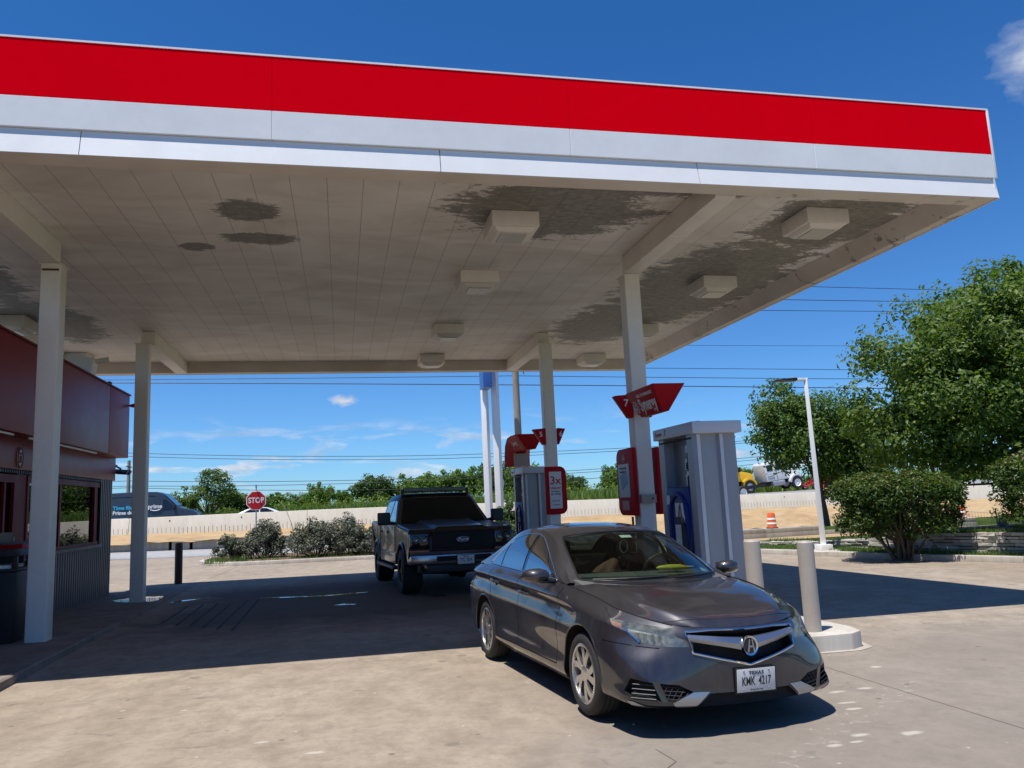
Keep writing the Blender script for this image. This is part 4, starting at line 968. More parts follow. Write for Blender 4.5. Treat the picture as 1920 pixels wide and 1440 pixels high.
# ------------------------------------------------------------------ curved car bodies: interpolated surfaces cut in their own (u, v) plane
class Surf:
    def __init__(s, P, sym=True):
        P = np.array(P, float)
        if sym:
            mir = np.array([1, -1, 1.]); P = np.concatenate([P[1:2]*mir, P, P[-2:-1]*mir])
        s.sym = sym; s.P = P; s.o = 1 if sym else 0
        s.ku = np.concatenate([[0], np.cumsum(np.maximum(1e-3, np.linalg.norm(np.diff(P, axis=0), axis=2).mean(1)))])
        s.kv = np.concatenate([[0], np.cumsum(np.maximum(1e-3, np.linalg.norm(np.diff(P, axis=1), axis=2).mean(0)))])
        s.nu = P.shape[0]-2*s.o; s.nv = P.shape[1]
    @staticmethod
    def herm(P, k, t, ax0):
        """P (n, ..., 3) along axis 0 with knots k; t index coordinates (m,) -> per sample"""
        n = len(k); i = np.clip(np.floor(t).astype(int), 0, n-2); f = t-i; h = (k[i+1]-k[i])
        d = np.diff(P, axis=0)/np.diff(k).reshape(-1, *([1]*(P.ndim-1)))
        T = np.empty_like(P); T[0] = d[0]; T[-1] = d[-1]
        a = np.diff(k); w0 = (a[1:]/(a[:-1]+a[1:])).reshape(-1, *([1]*(P.ndim-1))); T[1:-1] = d[:-1]*w0+d[1:]*(1-w0)
        return i, f, h, T
    def ev(s, u, v):
        u = np.atleast_1d(np.asarray(u, float)); v = np.atleast_1d(np.asarray(v, float)); uu_ = np.clip(u+s.o, 0, len(s.ku)-1.000001); vv = np.clip(v, 0, s.nv-1.000001)
        i, f, h, T = s.herm(s.P, s.ku, uu_, 0)
        f = f[:, None, None]; h = h[:, None, None]
        Q = (2*f**3-3*f**2+1)*s.P[i]+(f**3-2*f**2+f)*h*T[i]+(-2*f**3+3*f**2)*s.P[i+1]+(f**3-f**2)*h*T[i+1]   # (m, nv, 3)
        k = s.kv; d = np.diff(Q, axis=1)/np.diff(k)[None, :, None]; V = np.empty_like(Q); V[:, 0] = d[:, 0]; V[:, -1] = d[:, -1]
        a = np.diff(k); w0 = (a[1:]/(a[:-1]+a[1:]))[None, :, None]; V[:, 1:-1] = d[:, :-1]*w0+d[:, 1:]*(1-w0)
        j = np.floor(vv).astype(int); g = (vv-j)[:, None]; hh = (k[j+1]-k[j])[:, None]; r = np.arange(len(j))
        return (2*g**3-3*g**2+1)*Q[r, j]+(g**3-2*g**2+g)*hh*V[r, j]+(-2*g**3+3*g**2)*Q[r, j+1]+(g**3-g**2)*hh*V[r, j+1]
    def nor(s, u, v, e=.02):
        u = np.asarray(u, float); v = np.asarray(v, float)
        ua, ub = np.clip(u-e, 0 if not s.sym else -.5, s.nu-1), np.clip(u+e, 0, s.nu-1+(.5 if s.sym else 0)); va, vb = np.clip(v-e, 0, s.nv-1), np.clip(v+e, 0, s.nv-1)
        n = np.cross(s.ev(ub, v)-s.ev(ua, v), s.ev(u, vb)-s.ev(u, va)); l = np.linalg.norm(n, axis=1, keepdims=True); return n/np.maximum(l, 1e-12)
    def inv(s, a, b, axes, ur=None, vr=None):
        """(u, v) where the surface's two given coordinates are (a, b)"""
        ur = ur or (0, s.nu-1); vr = vr or (0, s.nv-1)
        U, V = np.meshgrid(np.linspace(*ur, 160), np.linspace(*vr, 90), indexing='ij'); p = s.ev(U.ravel(), V.ravel())[:, axes]
        k = np.argmin(((p-np.array([a, b]))**2).sum(1)); x = np.array([U.ravel()[k], V.ravel()[k]])
        for _ in range(6):
            e = 1e-3; f0 = s.ev(x[0], x[1])[0][axes]-np.array([a, b])
            J = np.stack([(s.ev(x[0]+e, x[1])[0][axes]-s.ev(x[0]-e, x[1])[0][axes])/(2*e), (s.ev(x[0], x[1]+e)[0][axes]-s.ev(x[0], x[1]-e)[0][axes])/(2*e)], 1)
            try: st = np.linalg.solve(J, f0)
            except Exception: break
            x = x-np.clip(st, -.2, .2); x[0] = np.clip(x[0], *ur); x[1] = np.clip(x[1], *vr)
        return tuple(x)


def patch(surf, su, sv, cuts, ur=None, vr=None):
    """fine (u, v) grid, clipped by convex polygons in the (u, v) plane -> {part: (uv array, faces)}"""
    ur = ur or (0, surf.nu-1); vr = vr or (0, surf.nv-1)
    us = np.linspace(*ur, int((ur[1]-ur[0])*su)+1); vs = np.linspace(*vr, int((vr[1]-vr[0])*sv)+1)
    bm = bmesh.new(); lay = bm.faces.layers.int.new('part'); g = [[bm.verts.new((u, v, 0)) for v in vs] for u in us]
    for i in range(len(us)-1):
        for j in range(len(vs)-1): bm.faces.new((g[i][j], g[i+1][j], g[i+1][j+1], g[i][j+1]))
    names = ['']
    for name, poly in cuts:
        if name not in names: names.append(name)
        pid = names.index(name)
        ar = sum(poly[i][0]*poly[(i+1) % len(poly)][1]-poly[(i+1) % len(poly)][0]*poly[i][1] for i in range(len(poly)))
        if ar < 0: poly = poly[::-1]
        lo = (min(p[0] for p in poly)-1e-6, min(p[1] for p in poly)-1e-6); hi = (max(p[0] for p in poly)+1e-6, max(p[1] for p in poly)+1e-6)
        cand = [f for f in bm.faces if f[lay] == 0 and min(v.co.x for v in f.verts) < hi[0] and max(v.co.x for v in f.verts) > lo[0] and min(v.co.y for v in f.verts) < hi[1] and max(v.co.y for v in f.verts) > lo[1]]
        for i in range(len(poly)):
            if not cand: break
            p, q = poly[i], poly[(i+1) % len(poly)]; nn = Vector((q[1]-p[1], -(q[0]-p[0]), 0))
            if nn.length < 1e-9: continue
            nn.normalize()
            geom = list({e for f in cand for e in f.edges})+list({v for f in cand for v in f.verts})+cand
            ret = bmesh.ops.bisect_plane(bm, geom=geom, dist=1e-5, plane_co=(*p, 0), plane_no=nn)
            fs = [f for f in ret['geom'] if isinstance(f, bmesh.types.BMFace)]
            cand = [f for f in fs if (f.calc_center_median()-Vector((*p, 0))).dot(nn) < 0]
        for f in cand: f[lay] = pid
    out = {}
    for pid, nm in enumerate(names):
        fs = [f for f in bm.faces if f[lay] == pid]
        if not fs: continue
        vi = {}; uv = []; faces = []
        for f in fs:
            idx = []
            for v in f.verts:
                if v not in vi: vi[v] = len(uv); uv.append((v.co.x, v.co.y))
                idx.append(vi[v])
            faces.append(tuple(idx))
        out[nm] = (np.array(uv), faces)
    bm.free(); return out


def skin(name, surf, part, mat, parent, sides=(1, -1), flip=False, off=0., pocket=0., mats2=None, merge=True):
    """turn a cut part into mesh objects. sides: +1 as built, -1 mirrored in y. pocket: also a recess of that depth behind it"""
    uv, faces = part; P = surf.ev(uv[:, 0], uv[:, 1]); N = surf.nor(uv[:, 0], uv[:, 1])
    if flip: N = -N
    objs = []; V = []; F = []; NN = []
    for sd in sides:
        p = P+N*off; n = N; f = list(faces)
        if pocket:
            cnt = {}
            for fc in faces:
                for a, b in zip(fc, fc[1:]+fc[:1]): cnt[(a, b)] = cnt.get((a, b), 0)+1
            bd = [(a, b) for (a, b) in cnt if (b, a) not in cnt]
            bd = [(a, b) for a, b in bd if not (abs(P[a][1]) < 1e-4 and abs(P[b][1]) < 1e-4)]
            m = len(p); inner = p-N*pocket; p = np.concatenate([inner, p]); n = np.concatenate([n, n]); f = f+[(a, b, b+m, a+m) for a, b in bd]
        if sd < 0: p = p*np.array([1, -1, 1]); n = n*np.array([1, -1, 1])
        fl = (sd < 0) != flip
        f = [tuple(q[::-1]) if fl else tuple(q) for q in f]
        if merge:
            o_ = sum(len(x) for x in V); V.append(p); NN.append(n); F += [tuple(o_+i for i in q) for q in f]
        else: objs.append((p, f, n))
    if merge: objs = [(np.concatenate(V), F, np.concatenate(NN))]
    res = []
    for p, f, n in objs:
        me = bpy.data.meshes.new(name); me.from_pydata([tuple(x) for x in p], [], f); me.materials.append(mat)
        me.polygons.foreach_set('use_smooth', [True]*len(f))
        if not pocket: me.normals_split_custom_set_from_vertices([tuple(x) for x in n])
        o = bpy.data.objects.new(name, me); COL.objects.link(o); o.parent = parent; res.append(o)
    return res if not merge else res[0]


def wheel(parent, x, y, r, w, rim_r, side, alloy=True, spokes=5, rim_mat=None):
    """a wheel: an Empty at the hub with tyre and rim; side +1 = outer face towards +y"""
    e = bpy.data.objects.new('wheel', None); COL.objects.link(e); e.parent = parent; e.location = (x, y, r); e.empty_display_size = .1
    h = w/2; k = rim_r
    prof = [(k-.01, -h*.8), (k+.01, -h*.95), (r-.05, -h), (r-.022, -h*.93), (r-.006, -h*.80), (r, -h*.6), (r, -h*.42), (r-.008, -h*.40), (r-.008, -h*.36), (r, -h*.34), (r, -.04*h), (r-.008, -.02*h), (r-.008, .02*h), (r, .04*h), (r, h*.34), (r-.008, h*.36), (r-.008, h*.40), (r, h*.42), (r, h*.6), (r-.006, h*.80), (r-.022, h*.93), (r-.05, h), (k+.01, h*.95), (k-.01, h*.8)]
    ty = MB().lathe(prof, 'y', n=56); 
    ty.build('tyre', m_rubber, e, smooth=True)
    s = side; mb = MB()
    mb.lathe([(k+.004, s*h*.92), (k-.006, s*h*.97), (k-.018, s*h*.93), (k-.022, s*h*.75), (k-.03, -s*h*.5)], 'y', n=48)
    fy = s*h*.80
    if alloy:
        for q in range(spokes):
            for d in (-1, 1):
                a0 = 2*PI*q/spokes+d*.11; a1 = 2*PI*q/spokes+d*.30+.12
                p = lambda a, rad, w_, yy: [(rad*math.cos(a)-w_*math.sin(a), yy, rad*math.sin(a)+w_*math.cos(a)), (rad*math.cos(a)+w_*math.sin(a), yy, rad*math.sin(a)-w_*math.cos(a))]
                rings = []
                for f_ in (0, .35, .7, 1.):
                    a = a0+(a1-a0)*f_**1.3; rad = .045+(k-.02-.045)*f_; w_ = .016+.012*f_; y0 = fy+s*(.010-.018*(1-f_)**2*0+.0)-s*.02*(f_-.5)**2
                    A = p(a, rad, w_, y0); B = p(a, rad, w_*.7, y0-s*.035); rings.append([A[0], A[1], B[1], B[0]])
                mb.loft(rings)
        mb.lathe([(.001, fy+s*.012), (.035, fy+s*.012), (.062, fy+s*.004), (.068, fy-s*.03)], 'y', n=24)
    else:
        for q in range(spokes):
            a = 2*PI*q/spokes; c, s_ = math.cos(a), math.sin(a)
            mb.loft([[(rad*c-w_*s_, fy, rad*s_+w_*c), (rad*c+w_*s_, fy, rad*s_-w_*c), (rad*c+w_*s_, fy-s*.04, rad*s_-w_*c), (rad*c-w_*s_, fy-s*.04, rad*s_+w_*c)] for rad, w_ in ((.05, .05), (k-.01, .06))])
        mb.lathe([(.001, fy+s*.02), (.06, fy+s*.02), (.09, fy-s*.03)], 'y', n=20)
    mb.build('rim', rim_mat or (m_alloy if alloy else m_steel), e, smooth=True, angle=30)
    MB().lathe([(.001, s*h*.15), (k-.06, s*h*.15), (k-.06, s*h*.05)], 'y', n=32).build('brake_disc', m_dark, e)
    return e

# ---- sedan paint and glass
m_paint, t, b = newmat('metallic_grey_paint')
tc = t.node('ShaderNodeTexCoord').outputs['Object']
n = t.noise(tc, 2.2, 5, .65); fl_ = t.noise(tc, 900., 2, .5)
dust = t.ramp(t.math('ADD', t.math('MULTIPLY', t.noise(t.mapping(tc, (1, 1, .4)), 5., 5, .7), .8), t.math('MULTIPLY', t.sep(tc)[2], -.28)), [(.20, .22), (.36, .0)])
c = t.mix(t.ramp(fl_, [(.4, 0.), (.6, 1.)]), (.024, .024, .032), (.040, .040, .050))
c = t.mix(t.math('MULTIPLY', dust, .6), c, (.15, .13, .11))
t.l.new(c, b.inputs['Base Color']); b.inputs['Metallic'].default_value = .6
t.l.new(t.math('ADD', t.ramp(n, [(.3, .30), (.7, .40)]), t.math('MULTIPLY', dust, .3)), b.inputs['Roughness'])
b.inputs['Coat Weight'].default_value = 1.; b.inputs['Coat IOR'].default_value = 1.55
t.l.new(t.math('ADD', t.ramp(n, [(.3, .006), (.75, .02)]), t.math('MULTIPLY', dust, .2)), b.inputs['Coat Roughness'])
m_wind = glass('windscreen_glass', (.46, .58, .50), .85, .004, .01)
m_sideg = glass('side_glass', (.16, .20, .21), .55, .0, .01)
m_gap = M('panel_gap', (.004, .004, .005), .8)
m_gloss = M('gloss_black', (.006, .006, .007), .12, coat=.6)
m_lens = glass('headlight_lens', (.86, .90, .86), .8, .12, .03)
nt_ = NT(m_lens.node_tree); o_ = nt_.n['Material Output']; src_ = o_.inputs[0].links[0].from_socket
hz_ = nt_.noise(nt_.node('ShaderNodeTexCoord').outputs['Object'], 14., 5, .6)
mx_ = nt_.node('ShaderNodeMixShader', inp={0: nt_.ramp(hz_, [(.35, .06), (.7, .24)]), 1: src_, 2: nt_.node('ShaderNodeBsdfDiffuse', inp={'Color': (.62, .66, .60, 1)}).outputs[0]}); nt_.l.new(mx_.outputs[0], o_.inputs[0])
m_reflect = M('headlight_reflector', (.30, .325, .31), .3, metal=.5, var=.5, vs=14)
m_amber = M('amber_lens', (.42, .10, .02), .2, coat=.5)
m_redlens = M('tail_light_red', (.35, .01, .01), .15, coat=.8)
m_trimk = M('black_trim', (.012, .012, .013), .35)
m_leather = M('dark_seat', (.03, .028, .026), .6)
m_dash = M('grey_dashboard', (.10, .10, .095), .7)
m_platew = M('plate_white', (.62, .63, .64), .35, var=.1, vs=20)


def plate(parent, lines, loc, rotz=0., w=.305, h=.152, rot=None):
    """US plate facing local +x"""
    e = MB().box((-.006, -w/2-.012, -h/2-.01), (-.001, w/2+.012, h/2+.01)).build('plate_holder', m_black, parent, bevel=.002); e.location = loc
    if rot: e.rotation_euler = rot
    pl = MB().box((-.001, -w/2, -h/2), (.003, w/2, h/2)).build('licence_plate', m_platew, e, bevel=.0015)
    for s, sz, z, sx, bo in lines:
        a = text(s, sz, m_text_k, pl, sx=sx, bold=bo, depth=.0015); frame_mat(a, (0, 1, 0), (0, 0, 1), (1, 0, 0), (.0042, 0, z))
    for y in (-.1, .1):
        for z in (.062, -.06):
            m_ = MB().lathe([(.001, .006), (.006, .006), (.007, .003)], 'x', c=(0, y, z), n=10).build('screw', m_steel, pl)
    return e


m_slat = M('dark_slat', (.045, .045, .048), .4)
def make_sedan():
    t = thing('sedan', 'dark grey four door sedan parked in the sun in front of the canopy', 'car')
    # rows: shoulder, crease, under crease, mid, lower, sill, tuck
    r0 = [(-2.33, 0, 1.0), (-2.30, .40, .995), (-2.20, .66, .965), (-1.95, .755, .965), (-1.335, .795, .975), (-.75, .800, .965), (-.15, .805, .952), (.45, .805, .937), (.92, .785, .918), (1.35, .752, .868), (1.75, .690, .79), (2.075, .490, .722), (2.165, .26, .706), (2.19, 0, .70)]
    r1 = [(-2.35, 0, .93), (-2.315, .42, .925), (-2.2, .74, .90), (-1.95, .835, .89), (-1.335, .872, .882), (-.75, .868, .862), (-.15, .866, .846), (.45, .867, .828), (.92, .868, .808), (1.35, .862, .768), (1.75, .802, .705), (2.065, .565, .655), (2.2, .30, .64), (2.232, 0, .636)]
    r1b = [(x_+.004, max(0, y_-.013) if k_ < 9 else y_+.006, z_-.026) for k_, (x_, y_, z_) in enumerate(r1)]; r1b[0] = (-2.355, 0, .90); r1b[-1] = (2.236, 0, .60)
    r2 = [(-2.36, 0, .72), (-2.33, .45, .72), (-2.2, .80, .72), (-1.95, .865, .71), (-1.335, .892, .70), (-.75, .876, .66), (-.15, .874, .645), (.45, .877, .63), (.92, .884, .62), (1.35, .895, .59), (1.75, .862, .525), (2.05, .715, .48), (2.215, .36, .465), (2.25, 0, .46)]
    r3 = [(-2.35, 0, .5), (-2.32, .45, .5), (-2.19, .80, .5), (-1.95, .86, .48), (-1.335, .886, .46), (-.75, .862, .44), (-.15, .860, .43), (.45, .862, .42), (.92, .872, .41), (1.35, .888, .40), (1.75, .872, .36), (2.065, .765, .335), (2.215, .39, .325), (2.25, 0, .32)]
    r4 = [(-2.32, 0, .36), (-2.28, .45, .36), (-2.15, .78, .35), (-1.95, .84, .28), (-1.335, .87, .27), (-.75, .874, .262), (-.15, .874, .258), (.45, .874, .255), (.92, .874, .25), (1.35, .872, .24), (1.75, .855, .228), (2.06, .765, .215), (2.205, .40, .212), (2.24, 0, .21)]
    r5 = [(-2.22, 0, .30), (-2.2, .43, .30), (-2.1, .72, .28), (-1.9, .78, .21), (-1.335, .80, .20), (-.75, .82, .195), (-.15, .82, .19), (.45, .82, .19), (.92, .82, .185), (1.35, .80, .185), (1.72, .77, .185), (2.0, .65, .182), (2.13, .35, .18), (2.16, 0, .18)]
    P = np.array([r0, r1, r1b, r2, r3, r4, r5]).transpose(1, 0, 2)
    S = Surf(P)
    side = lambda x, z: S.inv(x, z, [0, 2], (2.2, 10.6))
    front = lambda y, z: S.inv(y, z, [1, 2], (10.0, 13))
    vlast = S.nv-1
    cuts = []
    def strip(fn, a, b2, wd=.005):
        a = Vector(a); b2 = Vector(b2); d = (b2-a).normalized(); n_ = Vector((-d.y, d.x))*wd; return [fn(*(a+n_)), fn(*(b2+n_)), fn(*(b2-n_)), fn(*(a-n_))]
    # wheel arches
    for cx in (-1.335, 1.335):
        pts = [side(cx+.362*math.cos(a), .305+.362*math.sin(a)) for a in np.linspace(0.0, PI, 22)]
        cuts.append(('arch', pts+[(pts[-1][0], vlast+1), (pts[0][0], vlast+1)]))
    # nose openings
    HL = [side(1.69, .750), front(.49, .703), front(.415, .578), front(.60, .590), side(1.965, .602)]
    g = [front(0, .683), front(.25, .688), front(.432, .680), front(.405, .545), front(0, .452)]
    g[0] = (13.01, g[0][1]); g[-1] = (13.01, g[-1][1])
    cuts.append(('grille', g))
    cuts.append(('lens', HL))
    cuts.append(('fog', [front(.835, .300), front(.80, .385), front(.52, .345), front(.43, .300), front(.56, .238), front(.80, .245)]))
    cuts.append(('blade', [front(.833, .270), front(.80, .2405), front(.56, .233), front(.50, .200), front(.76, .203)]))
    cuts.append(('blade', [front(.57, .236), front(.43, .297), front(.32, .297), front(.43, .200), front(.52, .200)]))
    li = [front(0, .285), front(.315, .285), front(.41, .206), front(0, .206)]; li[0] = (13.01, li[0][1]); li[-1] = (13.01, li[-1][1])
    cuts.append(('intake', li))
    cuts.append(('tail', [S.inv(-2.0, .90, [0, 2], (.5, 3)), S.inv(.50, .90, [1, 2], (.3, 2)), S.inv(.50, .80, [1, 2], (.3, 2)), S.inv(-2.02, .82, [0, 2], (.5, 3))]))
    # door gaps and doors
    bt = .292
    ub, um, uf = side(-.235, .95)[0], side(-.235, .95)[0], side(.86, .92)[0]
    cuts += [('gap', strip(side, (.80, bt), (.815, .62))), ('gap', strip(side, (.815, .62), (.845, .905))), ('gap', strip(side, (-.245, bt), (-.245, .945))), ('gap', strip(side, (.80, bt), (-.92, bt))),
             ('gap', strip(side, (-.92, bt), (-.955, .40))), ('gap', strip(side, (-.955, .40), (-1.06, .62))), ('gap', strip(side, (-1.06, .62), (-1.17, .78))), ('gap', strip(side, (-1.17, .78), (-1.20, .955)))]
    cuts += [('gap', strip(side, (1.70, .748), (1.56, .812), .003)), ('gap', [front(.60, .578), side(1.96, .585), side(1.96, .578), front(.60, .571)])]
    cuts.append(('gap', strip(side, (1.69, .60), (1.93, .585), .003)))
    fd = [side(.80, bt), side(.815, .62), side(.845, .90), (side(.845, .9)[0], -.2), (side(-.245, .94)[0], -.2), side(-.245, .60), side(-.245, bt)]
    cuts.append(('front_door', fd))
    rd1 = [side(-.25, bt), (side(-.245, .94)[0], -.2), (side(-1.20, .96)[0], -.2), side(-1.17, .78), side(-1.06, .62), side(-.955, .40), side(-.92, bt)]
    cuts.append(('rear_door', rd1))
    # front bumper: everything ahead of a line from the arch to the headlight
    cuts.append(('bumper', [(9.93, vlast+1), side(1.70, .55), side(1.93, .583), front(.60, .575), front(.505, .58), (13.01, front(0, .45)[1]), (13.01, vlast+1)]))
    parts = patch(S, 14, 9, cuts)
    skin('body', S, parts[''], m_paint, t)
    skin('front_bumper', S, parts['bumper'], m_paint, t)
    for nm in ('front_door', 'rear_door'):
        ds = skin(nm, S, parts[nm], m_paint, t, merge=False)
        for k, d in enumerate(ds):
            sg = (1, -1)[k]
            hx, hz = ((-.07, .792) if nm == 'front_door' else (-.98, .838)); y0 = S.ev(*side(hx, hz))[0][1]
            pts = [(hx-.10, sg*(y0-.004), hz+.006), (hx-.08, sg*(y0+.03), hz+.008), (hx, sg*(y0+.036), hz), (hx+.08, sg*(y0+.03), hz-.008), (hx+.10, sg*(y0-.004), hz-.010)]
            MB().tube(pts, [.012, .014, .016, .014, .012], 8).build('handle', m_paint, d, smooth=True)
            MB().lathe([(.001, sg*(y0+.001)), (.055, sg*(y0+.0015))], 'y', c=(hx, 0, hz+.006), n=18).build('handle_cup', m_gloss, d)
    skin('panel_gap', S, parts['gap'], m_gap, t, off=-.004, merge=False)
    skin('wheel_arch_void', S, parts['arch'], m_gap, t, off=-.26) if False else None
    # arch liners
    for cx in (-1.335, 1.335):
        for s in (1, -1):
            mb = MB(); n_ = 18; rings = []
            for k in range(n_+1):
                a = PI*1.06*k/n_-.03*PI; rings.append([(cx+.382*math.cos(a), s*.52, .305+.382*math.sin(a)), (cx+.382*math.cos(a), s*.868, .305+.382*math.sin(a))])
            for q0, q1 in zip(rings[:-1], rings[1:]): mb.add([q0[0], q0[1], q1[1], q1[0]], [(0, 1, 2, 3)])
            mb.add([r_[0] for r_ in rings], [tuple(range(n_+1))])
            mb.build('wheel_arch_liner', m_dark, t)
            lip = [(cx+.364*math.cos(a), s*(S.ev(*side(cx+.364*math.cos(a), .305+.364*math.sin(a)))[0][1]-.004), .305+.364*math.sin(a)) for a in np.linspace(-.02, PI+.02, 24)]
            MB().tube(lip, .009, 6).build('arch_lip', m_paint, t, smooth=True)
    # headlights
    for o in skin('headlight', S, parts['lens'], m_lens, t, merge=False):
        s = 1 if np.mean([v.co.y for v in o.data.vertices]) > 0 else -1
        skin('reflector', S, parts['lens'], m_reflect, o, sides=(s,), off=-.012, pocket=.045)
        amb = [side(1.70, .742), side(1.80, .722), side(1.955, .60), side(1.90, .605)]
        ap_ = patch(S, 14, 9, [('a', amb)], (9.3, 11.5), (0, 4)); skin('side_marker', S, ap_['a'], m_amber, o, sides=(s,), off=-.006)
        for k in range(5):   # lamp cells in a row
            f_ = k/4; y_ = .70-.15*f_; z_ = .645-.012*f_
            u_, v_ = front(y_, z_); p = S.ev(u_, v_)[0]-S.nor(np.array([u_]), np.array([v_]))[0]*.022*1
            MB().box((p[0]-.01, s*p[1]-.013, p[2]-.030), (p[0]+.006, s*p[1]+.013, p[2]+.026)).build('lamp_cell', m_reflect, o, bevel=.006)
        a = [side(1.80, .70), side(1.93, .61)]; pts = [S.ev(*q)[0]-S.nor(np.array([q[0]]), np.array([q[1]]))[0]*.012 for q in a]
        for dx in (0, .045): MB().tube([(p[0]+dx, s*(p[1]-dx*.4), p[2]) for p in pts], .009, 6).build('light_guide', m_chrome, o, smooth=True)
    skin('tail_light', S, parts['tail'], m_redlens, t, off=.002)
    # grille: dark pocket, bright surround, silver beak bar with emblem
    skin('grille_pocket', S, parts['grille'], m_dark, t, pocket=.07)
    def onS(yz, off): 
        q = front(*yz); return S.ev(*q)[0]+S.nor(np.array([q[0]]), np.array([q[1]]))[0]*off
    half = [(0, .683), (.25, .688), (.432, .680), (.405, .545), (.21, .499), (0, .452)]
    loop = []
    for a, b2 in zip(half[:-1], half[1:]):
        for k in range(6): loop.append((a[0]+(b2[0]-a[0])*k/6, a[1]+(b2[1]-a[1])*k/6))
    loop.append(half[-1]); L3 = [onS(q, .004) for q in loop]
    full = [tuple(p) for p in L3]+[(p[0], -p[1], p[2]) for p in L3[::-1][1:-1]]; full.append(full[0])
    MB().tube(full, .0085, 6).build('grille_surround', m_chrome, t, smooth=True)
    sil = M('satin_silver', (.40, .43, .48), .28, metal=.9, var=.05)
    rings = []
    for y_ in np.linspace(0, .42, 9):
        f_ = y_/.42; zt = .628+.036*f_**1.1; zb = .535+.085*f_**.8
        a, b2, m_ = onS((y_, zt), .0), onS((y_, zb), .0), onS((y_, (zt*.45+zb*.55)), .022)
        if y_ == 0: a[1] = b2[1] = m_[1] = 0
        rings.append([tuple(a), tuple(m_), tuple(b2), (b2[0]-.04, b2[1], b2[2]), (a[0]-.04, a[1], a[2])])
    rings = [[(x, -y, z) for x, y, z in r_] for r_ in rings[:0:-1]]+rings
    MB().loft(rings).build('grille_bar', sil, t, smooth=True, angle=25)
    for z_ in (.50, .525): pass
    ex = float(onS((0.001, .575), .03)[0])
    em = MB().lathe([(.001, .0), (.048, .0), (.058, .006), (.060, .0), (.060, -.03)], 'x', n=32).build('emblem', m_chrome, t, smooth=True, loc=(ex, 0, .578)); em.scale = (1, 1.0, 1.12)
    MB().lathe([(.001, .0035), (.046, .0035)], 'x', n=28).build('emblem_field', m_gloss, em)
    mb = MB()
    for s in (1, -1): mb.prism([(s*.006, .040), (s*.014, .040), (s*.030, -.036), (s*.018, -.036)], .004, .011, 'x')
    mb.prism([(-.016, -.008), (.016, -.008), (.010, .002), (-.010, .002)], .004, .010, 'x'); mb.build('emblem_letter', sil, em)
    for s in (1, -1):
        mb = MB(); y0 = .515
        rings = [[(1, 2, 3)]]
    # fog recess with slats and mesh, blade, intake
    for s in (1, -1):
        fo = skin('fog_recess', S, parts['fog'], m_dark, t, sides=(s,), pocket=.05)
        for k in range(4):
            z_ = .262+.029*k; a, b2 = onS((.815-.006*k, z_), -.008), onS((.675, z_-.006), -.01); MB().tube([(a[0], s*a[1], a[2]), (b2[0], s*b2[1], b2[2])], .0028, 5).build('slat', m_slat, fo)
        a0, a1, a2, a3 = onS((.69, .372), .003), onS((.645, .366), .003), onS((.60, .238), -.004), onS((.64, .238), -.004)
        MB().add([(p[0], s*p[1], p[2]) for p in (a0, a1, a2, a3)], [(0, 1, 2, 3)]).build('divider', m_paint, fo)
        mb = MB()
        for k in range(5):
            yy = .455+.034*k; a, b2 = onS((yy, .30+.012*k), -.012), onS((yy+.05, .245), -.012)
            mb.tube([(a[0], s*a[1], a[2]), (b2[0], s*b2[1], b2[2])], .0022, 4)
        for k in range(4):
            z_ = .25+.024*k; a, b2 = onS((.455+.027*(3-k), z_), -.012), onS((.64, z_+.014), -.012); mb.tube([(a[0], s*a[1], a[2]), (b2[0], s*b2[1], b2[2])], .0022, 4)
        mb.build('mesh_insert', m_slat, fo)
        skin('silver_blade', S, parts['blade'], sil, t, sides=(s,), off=.006)
    skin('lower_intake', S, parts['intake'], m_dark, t, pocket=.08)
    # bonnet
    hr = [[(1.14, 0, .940), (1.13, .27, .940), (1.05, .54, .940), (.92, .785, .918)], [(1.45, 0, .915), (1.445, .26, .913), (1.40, .56, .912), (1.35, .752, .868)], [(1.80, 0, .850), (1.795, .25, .848), (1.775, .515, .846), (1.75, .690, .79)],
          [(2.07, 0, .770), (2.062, .20, .771), (2.045, .40, .775), (1.98, .56, .746)], [(2.19, 0, .700), (2.18, .17, .703), (2.14, .34, .710), (2.075, .490, .722)]]
    hr = [[r_[0], r_[1], r_[2], tuple(np.array(r_[2])+(np.array(r_[3])-np.array(r_[2]))*np.array([.16, .16, .05])), tuple(np.array(r_[2])+(np.array(r_[3])-np.array(r_[2]))*np.array([.40, .40, .42])), r_[3]] for r_ in hr]
    Hs = Surf(np.array(hr), sym=False)
    hp = patch(Hs, 9, 9, []); skin('bonnet', Hs, hp[''], m_paint, t, flip=True)
    for s in (1, -1):
        pts = [S.ev(u, 0.)[0] for u in np.linspace(8, 11, 30)]
        MB().tube([(p[0], s*p[1], p[2]+.001) for p in pts], .0045, 6).build('bonnet_gap', m_gap, t, smooth=True)
    pts = [Hs.ev(3.35, v)[0] for v in np.linspace(0, 5, 20)]; pts = [(p[0], -p[1], p[2]-.002) for p in pts[:0:-1]]+[tuple(p-np.array([0, 0, .002])) for p in pts]
    MB().tube(pts, .004, 6).build('bonnet_gap', m_gap, t, smooth=True)
    # roof strip: windscreen, roof, rear window
    rail = [(.80, .728, .932), (.43, .660, 1.13), (.06, .590, 1.295), (-.35, .570, 1.362), (-.85, .562, 1.352), (-1.32, .590, 1.232), (-1.85, .672, 1.02)]
    cen = [(1.17, 0, .937), (.72, 0, 1.165), (.27, 0, 1.352), (-.25, 0, 1.414), (-.85, 0, 1.396), (-1.38, 0, 1.252), (-1.92, 0, 1.035)]
    ts = [0, .34, .66, .88, 1.]
    rows = []
    for c_, r_ in zip(cen, rail):
        rows.append([(c_[0]+(r_[0]-c_[0])*q**2, r_[1]*q, c_[2]+(r_[2]-c_[2])*q**2.3) for q in ts])
